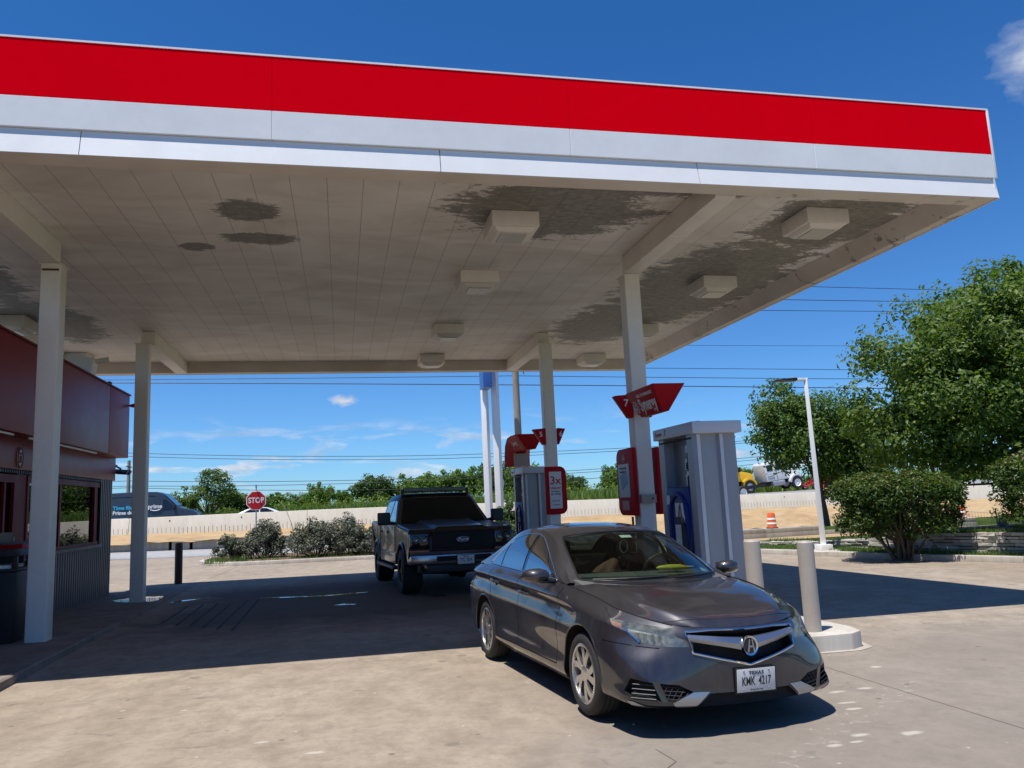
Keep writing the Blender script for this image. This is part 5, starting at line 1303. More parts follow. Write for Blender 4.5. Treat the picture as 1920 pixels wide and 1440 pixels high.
    T = Surf(np.array(rows), sym=False)
    tcut = [('windscreen', [(.10, -.1), (1.93, -.1), (1.93, 3.05), (1.6, 3.28), (.25, 3.30), (.10, 3.1)]), ('sunroof', [(2.75, -.1), (3.7, -.1), (3.7, 1.9), (2.75, 1.9)]), ('rear_window', [(4.35, -.1), (5.75, -.1), (5.75, 3.0), (4.35, 3.0)])]
    tp = patch(T, 9, 8, tcut)
    skin('roof', T, tp[''], m_paint, t, flip=True)
    wd = skin('windscreen', T, tp['windscreen'], m_wind, t, flip=True, off=-.003)
    fr = []
    for (a, b2) in (((.10, 0), (.10, 3.1)), ((.10, 3.1), (.25, 3.30)), ((.25, 3.30), (1.6, 3.28)), ((1.6, 3.28), (1.93, 3.05)), ((1.93, 3.05), (1.93, 0))):
        for k in range(10): fr.append(T.ev(a[0]+(b2[0]-a[0])*k/10, a[1]+(b2[1]-a[1])*k/10)[0]-np.array([0, 0, .004]))
    fr.append(T.ev(1.93, 0)[0]); fr = [tuple(p) for p in fr]
    MB().tube(fr+[(x, -y, z) for x, y, z in fr[::-1]]+[fr[0]], .010, 6).build('windscreen_seal', m_trimk, wd, smooth=True)
    band_ = patch(T, 9, 8, [('b', [(.10, -.1), (.22, -.1), (.22, 3.35), (.10, 3.35)]), ('b', [(1.82, -.1), (1.95, -.1), (1.95, 3.2), (1.82, 3.2)])]); skin('shade_band', T, band_['b'], m_trimk, wd, flip=True, off=-.008)
    skin('sunroof', T, tp['sunroof'], m_gloss, t, flip=True, off=.002)
    skin('rear_window', T, tp['rear_window'], m_sideg, t, flip=True)
    # side glass strip
    belt = [(.92, .785, .918), (.50, .803, .936), (.05, .804, .947), (-.35, .803, .956), (-.85, .798, .966), (-1.38, .790, .974), (-1.93, .757, .966)]
    rows = []
    for r_, q in zip(rail, belt):
        rows.append([tuple(np.array(r_)*(1-f_)+np.array(q)*f_+np.array([0, .035*math.sin(PI*f_), .0])) for f_ in (0, .12, .5, 1.)])
    G = Surf(np.array(rows), sym=False); gi = lambda x, z: G.inv(x, z, [0, 2])
    gc = [('front_window', [gi(.60, .962), gi(.20, 1.155), gi(.0, 1.24), gi(-.12, 1.282), gi(-.20, 1.297), gi(-.20, .975)]),
          ('rear_window', [gi(-.29, .978), gi(-.29, 1.308), gi(-.60, 1.305), gi(-.85, 1.268), gi(-.98, 1.225), gi(-.98, .99)]),
          ('quarter', [gi(-1.01, .992), gi(-1.01, 1.212), gi(-1.18, 1.13), gi(-1.36, 1.02), gi(-1.36, .998)]),
          ('pillar', [gi(-.195, .955), gi(-.195, 1.31), gi(-.295, 1.325), gi(-.295, .955)]), ('pillar', [gi(-.975, .97), gi(-.975, 1.24), gi(-1.015, 1.225), gi(-1.015, .97)])]
    gp_ = patch(G, 9, 16, gc)
    skin('pillar_panel', G, gp_[''], m_paint, t)
    for nm in ('front_window', 'rear_window', 'quarter'):
        skin({'front_window': 'side_window', 'rear_window': 'side_window', 'quarter': 'quarter_window'}[nm], G, gp_[nm], m_sideg, t, off=-.004, merge=False)
    skin('pillar_cover', G, gp_['pillar'], m_gloss, t, off=.001, merge=False)
    lo_ = [(.66, .955), (.0, .968), (-.6, .980), (-1.0, .988), (-1.37, .995)]; up2 = [(.66, .955), (.42, 1.075), (.20, 1.168), (.0, 1.252), (-.12, 1.294), (-.25, 1.318), (-.60, 1.317), (-.86, 1.278), (-1.02, 1.222), (-1.20, 1.13), (-1.39, 1.015), (-1.37, .995)]
    for s in (1, -1):
        for pl_, m_, r_ in ((lo_, m_chrome, .008), (up2, m_chrome, .007)):
            pts = [G.ev(*gi(*q))[0]+np.array([0, .003, 0]) for q in pl_]; MB().tube([(p[0], s*p[1], p[2]) for p in pts], r_, 6).build('window_trim', m_, t, smooth=True)
    # boot lid
    bt_ = [[(-1.82, 0, 1.055), (-1.80, .34, 1.05), (-1.82, .672, 1.02), (-1.80, .775, .975)], [(-2.1, 0, 1.03), (-2.08, .33, 1.025), (-2.05, .60, .995), (-2.02, .742, .965)], [(-2.33, 0, 1.0), (-2.31, .3, .998), (-2.27, .5, .985), (-2.2, .66, .965)]]
    B_ = Surf(np.array(bt_), sym=False); skin('boot_lid', B_, patch(B_, 6, 6, [])[''], m_paint, t)
    # floor and dark core under the bonnet
    MB().box((-2.15, -.51, .19), (2.02, .51, .40)).build('floor_pan', m_dark, t)
    MB().box((1.72, -.72, .200), (2.03, .72, .214)).box((2.03, -.5, .2), (2.12, .5, .212)).build('light_stop_tray', m_dark, t)  # unseen plates, added to close a slit of light in the nose shadow
    MB().box((1.12, -.50, .40), (2.05, .50, .66)).build('light_stop_core', m_dark, t)  # unseen dark box, added to stop light passing through the nose
    MB().box((-2.2, -.5, .40), (-1.1, .5, .86)).build('rear_bulkhead', m_dark, t)
    MB().box((-.92, -.80, .20), (.90, .80, .26)).build('sill_floor', m_dark, t)
    # wheels
    for x in (1.335, -1.335):
        for s in (1, -1): wheel(t, x, s*.765, .303, .222, .218, s)
    # mirrors
    for s in (1, -1):
        rings = []
        for f_, (ry, rz, dx) in zip((0, .12, .4, .75, .95, 1.), ((.03, .03, .0), (.055, .05, .01), (.085, .066, .018), (.082, .06, .0), (.05, .04, -.03), (.012, .012, -.045))):
            rings.append([(.575+dx+ry*math.cos(a), s*(.845+.235*f_), .985+rz*math.sin(a)*(1 if math.sin(a) > 0 else .85)) for a in np.linspace(0, 2*PI, 20, endpoint=False)])
        mi = MB().loft(rings).build('wing_mirror', m_paint, t, smooth=True, angle=70)
        MB().loft([[(.60+.05*math.cos(a), s*.79, .935+.018*math.sin(a)) for a in np.linspace(0, 2*PI, 12, endpoint=False)], [(.575+.045*math.cos(a), s*.92, .940+.02*math.sin(a)) for a in np.linspace(0, 2*PI, 12, endpoint=False)]]).build('mirror_arm', m_gloss, mi, smooth=True)
        MB().box((.497, s*.965-.085, .945), (.503, s*.965+.085, 1.025)).build('mirror_glass', m_chrome, mi)
    # wipers
    for y0, y1 in ((-.58, .02), (.08, .62)):
        pts = [T.ev(.13, 0)[0]]
        def tw(u, yq):
            q = T.inv(yq, T.ev(u, 2.)[0][2], [1, 2]) if False else None
        P_ = []
        for k in range(8):
            yy = y0+(y1-y0)*k/7; v_ = np.interp(abs(yy), [0, .26, .50, .66, .752], [0, 1, 2, 3, 4]); p = T.ev(.07+.05*k/7, v_)[0]; P_.append((p[0]+.01, yy, p[2]+.012))
        MB().tube(P_, .008, 6).build('wiper', m_black, t)
    # interior
    cab = MB().loft([[(.98, y, .93), (.60, y, .985), (.42, y, .97), (.38, y, .70), (.98, y, .70)] for y in (-.70, -.3, .3, .70)]).build('dashboard', m_dash, t, bevel=.02)
    for s in (1, -1):
        se = MB().loft([[(.10, s*.37-.25, .42), (.12, s*.37-.25, .58), (-.32, s*.37-.25, .56), (-.36, s*.37-.25, .42)], [(.10, s*.37+.25, .42), (.12, s*.37+.25, .58), (-.32, s*.37+.25, .56), (-.36, s*.37+.25, .42)]]).build('front_seat', m_leather, t, bevel=.05, segs=3)
        MB().loft([[(-.22+dx, s*.37-w_, z), (-.22+dx, s*.37+w_, z), (-.36+dx, s*.37+w_, z), (-.36+dx, s*.37-w_, z)] for z, w_, dx in ((.52, .25, 0), (.80, .25, -.05), (1.05, .20, -.12), (1.10, .17, -.13))]).build('seat_back', m_leather, se, bevel=.03, segs=3)
        MB().box((-.47, s*.37-.13, 1.10), (-.36, s*.37+.13, 1.25)).build('head_restraint', m_leather, se, bevel=.04, segs=3)
    MB().box((-1.25, -.62, .45), (-.85, .62, .62)).box((-1.30, -.62, .60), (-1.15, .62, 1.06)).build('rear_seat', m_leather, t, bevel=.04)
    sw_ = MB().tube([(.36+.06*math.sin(a)*.5, .37+.185*math.cos(a), .94+.17*math.sin(a)) for a in np.linspace(0, 2*PI, 30)], .016, 8).tube([(.36, .19, .94), (.36, .55, .94)], .014, 6).build('steering_wheel', m_black, t, smooth=True)
    mr = MB().box((.33, -.12, 1.27), (.36, .12, 1.325)).tube([(.33, 0, 1.30), (.27, 0, 1.345)], .012).build('rear_view_mirror', m_black, t, bevel=.006)
    # plate
    plate(t, [('TEXAS', .034, .048, 1.2, .0003), ('KMK  4217', .084, -.008, .60, .0008), ('The Lone Star State', .013, -.063, 1., 0)], (2.264, .03, .352), rot=(0, R(4), 0))
    for k in range(1): pass
    # registration sticker and toll tag on the glass
    q = T.inv(.60, .985, [1, 2], (.0, 1.2)); p = T.ev(*q)[0]
    a = MB().box((-.03, -.04, -.001), (.03, .04, .001)).build('windscreen_sticker', M('sticker_pale', (.45, .62, .66), .5), wd); a.location = p+np.array([-.012, -.03, .0]); a.rotation_euler = (R(-12), R(27), 0)
    a = MB().box((-.025, -.055, -.002), (.025, .055, .002)).build('toll_tag', m_white, wd); a.location = T.ev(1.68, .0)[0]+np.array([-.02, .0, -.012]); a.rotation_euler = (0, R(24), 0)
    return t, S, T
sedan, S_sed, T_sed = make_sedan()
SM = ground_frame(2.268, 6.654, R(-90+5.66)) @ Matrix.Rotation(R(-1.0), 4, 'X') @ Matrix.Scale(.904, 4)
sedan.matrix_world = SM
# loose things lying in the sedan
o = MB().loft([[(.70+.035*k_*math.cos(a), .30+y_, 1.012+.028*k_*math.sin(a)) for a in np.linspace(0, 2*PI, 12, endpoint=False)] for y_, k_ in ((-.16, .1), (-.13, .7), (-.02, 1.), (.08, .9), (.13, .4), (.22, .15))]).build('yellow_duster', M('yellow_plastic', (.65, .52, .04), .5), None, smooth=True)
o.matrix_world = SM; tag(o, 'small yellow plastic thing lying on the sedan dashboard', 'duster')
t = thing('hanging_ornament', 'string of keys and charms hanging from the mirror inside the sedan', 'ornament'); 
MB().tube([(.35, .04*math.sin(a), 1.20+.06*math.cos(a)) for a in np.linspace(0, 2*PI, 16)], .006, 6).build('loop', m_steel, t, smooth=True)
MB().tube([(.35, .01, 1.14), (.35, .02, 1.06)], .006, 6).box((.34, -.03, 1.02), (.36, .0, 1.08)).box((.34, .02, .99), (.36, .045, 1.07)).lathe([(.001, -.02), (.025, 0), (.001, .02)], 'y', c=(.35, -.045, 1.09), n=10).build('charm', m_black, t)
t.matrix_world = SM
o = MB().loft([[(.50+.15*k_*math.cos(a)*.6*(1+.16*math.sin(5*a+9*z_)), -.27+sh_+.13*k_*math.sin(a)*(1+.14*math.cos(4*a-14*z_)), .94+z_) for a in np.linspace(0, 2*PI, 28, endpoint=False)] for z_, k_, sh_ in ((0, .9, 0), (.05, 1., .01), (.09, .85, .03), (.125, .62, .06), (.15, .35, .085), (.165, .1, .09))]).build('cloth_bag', M('brown_cloth', (.13, .045, .032), .8, var=.75, vs=14), None, smooth=True)
o.matrix_world = SM; tag(o, 'crumpled brown and red cloth bag on the sedan dashboard', 'bag')
# ------------------------------------------------------------------ black pickup in the shade of the canopy
m_pick, t, b = newmat('black_pickup_paint')
tc = t.node('ShaderNodeTexCoord').outputs['Object']; n = t.noise(tc, 3., 5, .65)
t.l.new(t.ramp(n, [(.3, (.008, .007, .009)), (.7, (.014, .012, .014))]), b.inputs['Base Color'])
b.inputs['Roughness'].default_value = .4; b.inputs['Specular IOR Level'].default_value = .25; b.inputs['Coat Weight'].default_value = .38; t.l.new(t.ramp(n, [(.3, .03), (.75, .12)]), b.inputs['Coat Roughness'])
m_tanp = M('grey_lower_paint', (.16, .145, .135), .4, metal=.3, coat=.6)
def arch_prof(cx, r, z0, x_from, x_to, n=12):
    a0 = math.asin(min(1, max(-1, (z0-.41)/r)))
    return [(cx+r*math.cos(a), .41+r*math.sin(a)) for a in np.linspace(PI-a0, a0, n)] if x_to > x_from else [(cx+r*math.cos(a), .41+r*math.sin(a)) for a in np.linspace(a0, PI-a0, n)]
m_tint = M('dark_tinted_glass', (.010, .013, .010), .12, spec=.06)
m_dimchrome = M('dull_chrome', (.26, .26, .27), .3, metal=1., var=.15)
def make_pickup():
    t = thing('pickup_truck', 'black crew cab pickup truck parked under the canopy beside the far pump', 'pickup truck')
    z0 = .56
    pf = [(2.50, z0+.06), (2.58, .78), (2.57, 1.06), (2.48, 1.17), (1.02, 1.275), (1.02, z0)]+arch_prof(1.765, .485, z0, 0, 1)
    MB().prism(pf, -.975, .975, 'y').build('front_wings', m_pick, t, bevel=.085, segs=4)
    pb = [(-1.36, z0), (-1.36, 1.30), (-2.93, 1.33), (-2.95, .62)]+arch_prof(-1.765, .485, z0, 1, 0)
    MB().prism(pb, -.985, .985, 'y').build('cargo_bed', m_pick, t, bevel=.06, segs=3)
    MB().prism([(1.01, .50), (1.01, 1.27), (-1.35, 1.29), (-1.35, .50)], -.975, .975, 'y').build('cab_body', m_pick, t, bevel=.03, segs=3)
    for s in (1, -1):
        y0, y1 = sorted((s*.955, s*.990))
        for nm, xa, xb in (('front_door', .93, -.12), ('rear_door', -.15, -1.12)):
            d = MB().prism([(xa, .73), (xa, 1.235), (xb, 1.25), (xb, .73)], y0, y1, 'y').build(nm, m_pick, t, bevel=.018, segs=2)
            hx = xb+.12; MB().box((hx-.08, min(s*.99, s*1.02), 1.09), (hx+.10, max(s*.99, s*1.02), 1.12)).build('handle', m_black, d, bevel=.008)
        y0, y1 = sorted((s*.95, s*.988))
        MB().box((-1.22, y0, .50), (.98, y1, .715)).build('rocker_panel', m_tanp, t, bevel=.02)
        MB().box((-1.25, min(s*.9, s*1.06), .40), (1.1, max(s*.9, s*1.06), .46)).build('side_step', m_black, t, bevel=.02)
        for cx in (1.765, -1.765):
            pts = [(cx+.50*math.cos(a), s*.978, .41+.50*math.sin(a)) for a in np.linspace(.25, PI-.25, 18)]
            MB().tube(pts, .035, 6).build('arch_flare', m_pick, t, smooth=True)
    rb = [(1.0, .955, 1.255), (.24, .760, 1.80), (.14, .70, 1.868), (-.6, .70, 1.885)]
    def ring(xf, xr, w, z): return [(xf, -w*.93, z), (xf+.03, -w*.5, z), (xf+.04, 0, z), (xf+.03, w*.5, z), (xf, w*.93, z), (xf-.06, w, z), (xr, w, z), (xr-.03, w*.9, z), (xr-.03, -w*.9, z), (xr, -w, z), (xf-.06, -w, z)]
    MB().loft([ring(1.0, -1.32, .955, 1.25), ring(.26, -1.20, .775, 1.785), ring(.13, -1.13, .71, 1.865), ring(-.1, -.95, .55, 1.885)]).build('cab_roof', m_pick, t, smooth=True, angle=40)
    def cabpt(f, y, o=.0): # windscreen
        xf = 1.0+(.26-1.0)*f; w = .955+(.775-.955)*f; z = 1.25+(1.785-1.25)*f; q = y*w*.9; 
        return (xf+.045*(1-(y**2))+.012+o, q, z+.006+o)
    vs = [cabpt(f, y) for f in (.06, .5, .97) for y in np.linspace(-1, 1, 9)]
    wd = MB().add(vs, [(j*9+i, j*9+i+1, (j+1)*9+i+1, (j+1)*9+i) for j in range(2) for i in range(8)]).build('windscreen', m_tint, t, smooth=True)
    for y in (-.25, .35): MB().tube([cabpt(.05, y-.3, .01), cabpt(.12, y+.25, .012)], .008, 5).build('wiper', m_black, wd)
    for s in (1, -1):
        def sp(x, z): f = (z-1.25)/(1.785-1.25); return (x, s*(.955+(.775-.955)*f+.006), z)
        MB().add([sp(.80, 1.29), sp(.36, 1.60), sp(.22, 1.72), sp(-.08, 1.74), sp(-.08, 1.30)], [(0, 1, 2, 3, 4)]).build('side_window', m_gloss, t)
        MB().add([sp(-.20, 1.30), sp(-.20, 1.74), sp(-.90, 1.73), sp(-1.05, 1.68), sp(-1.12, 1.32)], [(0, 1, 2, 3, 4)]).build('side_window', m_gloss, t)
        mi = MB().box((.72, s*1.17-.125, 1.25), (.85, s*1.17+.125, 1.50)).build('wing_mirror', m_black, t, bevel=.03, segs=3)
        MB().tube([(.76, s*.95, 1.27), (.77, s*1.08, 1.30)], .035).build('mirror_arm', m_black, mi)
    # bonnet with raised centre
    hr = [(1.02, .55, 1.30), (2.46, .45, 1.195)]
    MB().loft([[(1.06, -.60, 1.265), (1.06, .60, 1.265), (2.49, .52, 1.15), (2.49, -.52, 1.15)], [(1.10, -.50, 1.325), (1.10, .50, 1.325), (2.44, .42, 1.205), (2.44, -.42, 1.205)]]).build('bonnet_bulge', m_pick, t, bevel=.02, segs=3)
    # grille, lamps, bumper
    gr = MB().box((2.57, -.56, .80), (2.592, .56, 1.10)).build('grille', m_dark, t, bevel=.01)
    mb = MB()
    for k in range(3): mb.box((2.592, -.55, .85+.09*k), (2.60, .55, .868+.09*k))
    mb.build('grille_bars', m_dark, gr)
    MB().tube([(2.59, -.58, .79), (2.59, .58, .79), (2.575, .60, 1.11), (2.575, -.60, 1.11), (2.59, -.58, .79)], .018, 6).build('grille_frame', m_pick, gr)
    em = MB().lathe([(.001, .012), (.115, .010), (.118, 0)], 'x', n=28).build('oval_emblem', m_dimchrome, t, smooth=True, loc=(2.602, 0, .965)); em.scale = (1, 1, .42)
    MB().lathe([(.001, .013), (.105, .0125)], 'x', n=28).build('emblem_field', M('emblem_blue', (.02, .04, .14), .3), em)
    a = text('Ford', .095, m_text_w, em, sx=1., shear=.25); frame_mat(a, (0, 1, 0), (0, 0, 2.0), (1, 0, 0), (.015, 0, .0))
    for s in (1, -1):
        y0, y1 = sorted((s*.60, s*.965))
        h = MB().prism([(2.40, .83), (2.585, .83), (2.58, 1.09), (2.44, 1.10)], y0, y1, 'y').build('headlight', m_gloss, t, bevel=.02)
        for k in (0, 1):
            MB().lathe([(.052, 0), (.066, .012), (.072, 0)], 'x', c=(2.583, s*(.70+.15*k), .985), n=22).lathe([(.001, .006), (.03, .012), (.04, 0)], 'x', c=(2.583, s*(.70+.15*k), .985), n=16).build('lamp_ring', m_dimchrome, h, smooth=True)
        MB().box((2.50, min(s*.60, s*.96), .765), (2.585, max(s*.60, s*.96), .80)).build('turn_lamp', m_amber, h, bevel=.008)
    MB().box((2.48, -.95, .70), (2.575, .95, .775)).build('lower_valance', M('dark_red_valance', (.05, .008, .01), .3), t, bevel=.01)
    bp = [(2.40, -.985), (2.60, -.93), (2.68, -.62), (2.70, 0), (2.68, .62), (2.60, .93), (2.40, .985), (2.40, .80), (2.52, .5), (2.52, -.5), (2.40, -.80)]
    m_smoke = M('scuffed_chrome', (.34, .34, .36), .22, metal=1., var=.2, vs=6)
    bu = MB().prism(bp, .55, .715, 'z').build('front_bumper', m_smoke, t, bevel=.02, segs=2)
    MB().box((2.66, -.50, .60), (2.705, .50, .69)).build('bumper_opening', m_dark, bu, bevel=.01)
    for s in (1, -1): MB().lathe([(.001, .01), (.05, .008), (.06, 0)], 'x', c=(2.665, s*.72, .50), n=16).build('fog_lamp', m_gloss, bu, smooth=True)
    MB().box((2.35, -.80, .40), (2.60, .80, .545)).build('air_dam', m_black, t, bevel=.02)
    plate(t, [('TEXAS', .03, .05, 1.15, .001), ('TTC  3254', .080, -.008, .60, .0012)], (2.716, .02, .615))
    MB().box((-2.3, -.55, .42), (2.3, .55, .60)).build('chassis', m_dark, t)
    for x in (1.765, -1.765): MB().tube([(x, -.8, .40), (x, 0, .40), (x, .8, .40)], [.06, .10, .06], 10).lathe([(.001, -.15), (.15, -.05), (.15, .05), (.001, .15)], 'y', c=(x, .15, .38), n=14).build('axle', m_dark, t, smooth=True)
    for s in (1, -1):
        for x in (1.765, -1.765): wheel(t, x, s*.83, .41, .36, .235, s, False, 6, m_black)
    lb = MB().box((.10, -.66, 1.915), (.17, .66, 1.985)).build('light_bar', M('light_bar_face', (.12, .11, .10), .3, metal=.4), t, bevel=.008)
    for s in (1, -1): MB().box((.05, s*.70-.025, 1.82), (.15, s*.70+.025, 1.97)).build('bar_bracket', m_black, lb, bevel=.005)
    MB().box((.055, -.67, 1.905), (.10, .67, 1.995)).build('bar_housing', m_black, lb, bevel=.008)
    MB().box((-3.05, -.9, .55), (-2.94, .9, .72)).build('rear_bumper', m_smoke, t, bevel=.02)
    return t
pk = make_pickup(); pk.matrix_world = ground_frame(1.905, 16.70, R(-90+4.6))

# ------------------------------------------------------------------ motorway traffic
m_van = M('van_dark_blue_grey', (.028, .038, .052), .35, coat=.5, var=.06)
def road_wheel(par, x, y, r, w=.25):
    e = bpy.data.objects.new('wheel', None); COL.objects.link(e); e.parent = par; e.location = (x, y, r)
    MB().lathe([(r*.6, -w/2), (r*.92, -w/2), (r, -w*.3), (r, w*.3), (r*.92, w/2), (r*.6, w/2)], 'y', n=28).build('tyre', m_rubber, e, smooth=True)
    MB().lathe([(.001, -w*.30), (r*.25, -w*.34), (r*.30, -w*.2), (r*.52, -w*.25), (r*.6, -w*.48), (r*.6, w*.48), (r*.52, w*.25), (.001, w*.3)], 'y', n=20).build('rim', m_white, e, smooth=True); return e
def tapered(poly, w0, w1, zlo, zhi):
    """side outline extruded across, narrowing with height"""
    mb = MB().prism(poly, -1, 1, 'y'); mb.v = [(x, y*(w0+(w1-w0)*max(0, min(1, (z-zlo)/(zhi-zlo)))), z) for x, y, z in mb.v]; return mb
vz = ZH(-12.4)
t = thing('delivery_van', 'dark blue grey delivery van driving along the motorway beyond the barrier', 'van', (-12.5, 55.5, vz))
vp = [(-3.35, .40), (-3.38, 1.2), (-3.30, 2.42), (-3.15, 2.55), (-.4, 2.60), (.75, 2.56), (1.12, 2.44), (1.95, 1.62), (2.25, 1.46), (3.0, 1.27), (3.25, 1.1), (3.33, .6), (3.30, .40)]
MB()
tapered(vp, .99, .86, 1.2, 2.6).build('body', m_van, t, bevel=.05, segs=2)
for s in (1, -1):
    yy = lambda z: s*(.99-.13*max(0, (z-1.2)/1.4)+.004)
    MB().add([(1.16, yy(1.42), 1.42), (1.16, yy(2.06), 2.06), (1.35, yy(2.06), 2.06), (1.83, yy(1.6), 1.6), (2.0, yy(1.42), 1.42)], [(0, 1, 2, 3, 4)]).build('door_window', m_gloss, t)
    MB().box((-3.2, min(s*.98, s*1.0), .62), (2.4, max(s*.98, s*1.0), .78)).build('side_moulding', m_black, t)
    MB().box((-1.95, min(s*.985, s*1.005), .86), (-.9, max(s*.985, s*1.005), .95)).build('loading_rail', m_white, t)
    MB().box((1.80, min(s*.98, s*1.2), 1.42), (1.95, max(s*.98, s*1.2), 1.72)).build('wing_mirror', m_black, t, bevel=.03)
    for x in (-1.9, 2.35): road_wheel(t, x, s*.85, .36)
    MB().prism([(x_, z_) for x_, z_ in ((-3.2, 2.28), (.72, 2.30), (.72, 2.31), (-3.2, 2.29))], min(s*.885, s*.905), max(s*.885, s*.905), 'y').build('body_groove', m_black, t)
MB().add([(1.18, -.78, 2.42), (1.18, .78, 2.42), (1.99, .90, 1.62), (1.99, -.90, 1.62)], [(0, 1, 2, 3)]).build('windscreen', m_gloss, t, loc=(.02, 0, .02))
m_cyan = M('cyan_lettering', (.05, .42, .62), .5)
al = R(4.3)
for s_, sz, x, z, mt_ in (('Time flies when', .33, -1.80, 1.60, m_cyan), ('Prime delivers', .33, -1.80, 1.29, m_text_w)):
    a = text(s_, sz, mt_, t, loc=(x, -.995, z), align='LEFT', bold=.012, rot=(PI/2, 0, 0), depth=.02)
    a.location.y = -(.99-.13*max(0, (z-1.2)/1.4))-.02
a = text('prime', .36, m_text_w, t, loc=(.72, -1.0, 1.62), bold=.012, depth=.02)
MB().tube([(.72+.40*math.sin(q), -1.0, 1.58-.22*math.cos(q)) for q in np.linspace(-.85, .95, 12)], [.012]+[.03]*10+[.014], 6).build('smile_arrow', m_text_w, t)

t = thing('white_car', 'white car roof showing over the barrier behind the stop sign', 'car', (-5.75, 62, ZH(-5.7)-.05))
cp = [(-2.2, .3), (-2.25, .78), (-1.7, .92), (-1.1, 1.18), (-.5, 1.28), (.25, 1.26), (.75, 1.08), (1.2, .86), (2.0, .72), (2.2, .55), (2.2, .3)]
tapered(cp, .88, .60, .8, 1.28).build('body', M('car_white', (.72, .72, .72), .3, coat=.6), t, bevel=.05)
for s in (1, -1):
    f = lambda z: s*(.88-.28*max(0, min(1, (z-.8)/.48))+.008)
    MB().add([(-1.35, f(.92), .92), (-.85, f(1.2), 1.2), (-.28, f(1.23), 1.23), (-.28, f(.92), .92)], [(0, 1, 2, 3)]).add([(-.2, f(.92), .92), (-.2, f(1.23), 1.23), (.25, f(1.2), 1.2), (.72, f(.98), .98), (.85, f(.9), .9)], [(0, 1, 2, 3, 4)]).build('side_window', m_gloss, t)
    for x in (-1.35, 1.35): road_wheel(t, x, s*.74, .31)

m_cab = M('cab_white', (.70, .70, .70), .35, coat=.5, var=.05); m_cabY = M('cab_yellow', (.72, .42, .01), .35, coat=.5, var=.05)
def work_truck(label, loc, mat, tilt, grp):
    t = thing('work_truck', label, 'truck', loc, 0, grp); t.rotation_euler = (0, -tilt, 0); t.scale = (1.1, 1.1, 1.1)
    cabp = [(-1.05, .95), (-1.10, 2.35), (-.95, 2.52), (.05, 2.58), (.35, 2.48), (.72, 1.88), (.80, 1.75), (.80, .95)]
    c_ = tapered(cabp, 1.0, .88, 1.5, 2.6).build('cab', mat, t, bevel=.06, segs=2)
    hp = [(.70, 1.0), (.70, 1.82), (1.0, 1.84), (1.95, 1.62), (2.12, 1.45), (2.15, .85), (1.9, .8)]
    tapered(hp, .80, .66, 1.2, 1.85).build('bonnet', mat, t, bevel=.06, segs=2)
    for s in (1, -1):
        f = lambda z: s*(1.0-.12*max(0, (z-1.5)/1.1)+.006)
        MB().add([(-.05, f(1.78), 1.78), (-.02, f(2.36), 2.36), (.30, f(2.34), 2.34), (.62, f(1.78), 1.78)], [(0, 1, 2, 3)]).build('door_window', m_gloss, t)
        MB().add([(-.92, f(1.80), 1.80), (-.90, f(2.28), 2.28), (-.38, f(2.30), 2.30), (-.36, f(1.80), 1.80)], [(0, 1, 2, 3)]).build('rear_window', m_gloss, t)
        ar = [(1.62+.66*math.cos(a), .62+.62*math.sin(a)) for a in np.linspace(PI*.98, 0.15, 12)]+[(1.62+.52*math.cos(a), .55+.52*math.sin(a)) for a in np.linspace(.15, PI*.98, 12)]
        MB().prism(ar, min(s*.62, s*1.05), max(s*.62, s*1.05), 'y').build('wing', mat, t, bevel=.02)
        MB().box((-.12, min(s*.99, s*1.02), .98), (-.10, max(s*.99, s*1.02), 2.4)).build('door_gap', m_black, t)
        MB().tube([(-.6, s*.85, .72), (.45, s*.85, .72)], .25, 16).build('fuel_tank', m_steel, t, smooth=True)
        road_wheel(t, 1.62, s*.88, .50, .30)
        MB().box((.62, min(s*1.0, s*1.3), 1.75), (.72, max(s*1.0, s*1.3), 2.15)).build('wing_mirror', m_black, t, bevel=.02)
        for k in range(3): MB().box((-1.0+.0*k, min(s*1.0, s*1.02), 1.15+.18*k), (-.35, max(s*1.0, s*1.02), 1.19+.18*k)).build('side_louvre', m_steel, t)
        MB().box((-4.2, min(s*.42, s*.50), .62), (1.6, max(s*.42, s*.50), .88)).build('frame_rail', m_black, t)
        road_wheel(t, -3.4, s*.82, .50, .5)
    return t
work_truck('white bare chassis truck with black frame beyond the barrier', (38.75, 65, ZH(38.7)+.02), m_cab, R(7), 'work trucks on the motorway')
work_truck('yellow truck nose behind the white truck beyond the barrier', (34.25, 65.6, ZH(34)+.05), m_cabY, 0, 'work trucks on the motorway')
t = thing('red_machinery', 'red farm machinery loaded low beyond the barrier behind the lamp post', 'machinery', (42.6, 64, ZH(42)+.02))
mr_ = M('machine_red', (.50, .03, .025), .4, coat=.3)
MB().box((-.6, -.7, .45), (.5, .7, .95)).box((-.2, -.4, .95), (.4, .4, 1.15)).build('engine_body', mr_, t, bevel=.05)
MB().tube([(-1.5, -.6, .35), (-.6, -.6, .7), (.6, -.6, .8)], .07).tube([(-1.5, .6, .35), (-.6, .6, .7), (.6, .6, .8)], .07).tube([(-1.4, -.6, .8), (-.5, -.5, .95)], .05).tube([(-1.5, -.8, .35), (-1.5, .8, .35)], .08).build('arm_frame', mr_, t, smooth=True)
MB().prism([(.75, .1), (1.15, .0), (1.3, .3), (1.1, 1.05), (.9, 1.1), (1.0, .4)], -1.0, 1.0, 'y').build('blade', mr_, t, bevel=.03)
for s in (1, -1):
    for x in (-.9, .35): road_wheel(t, x, s*.8, .30, .25)

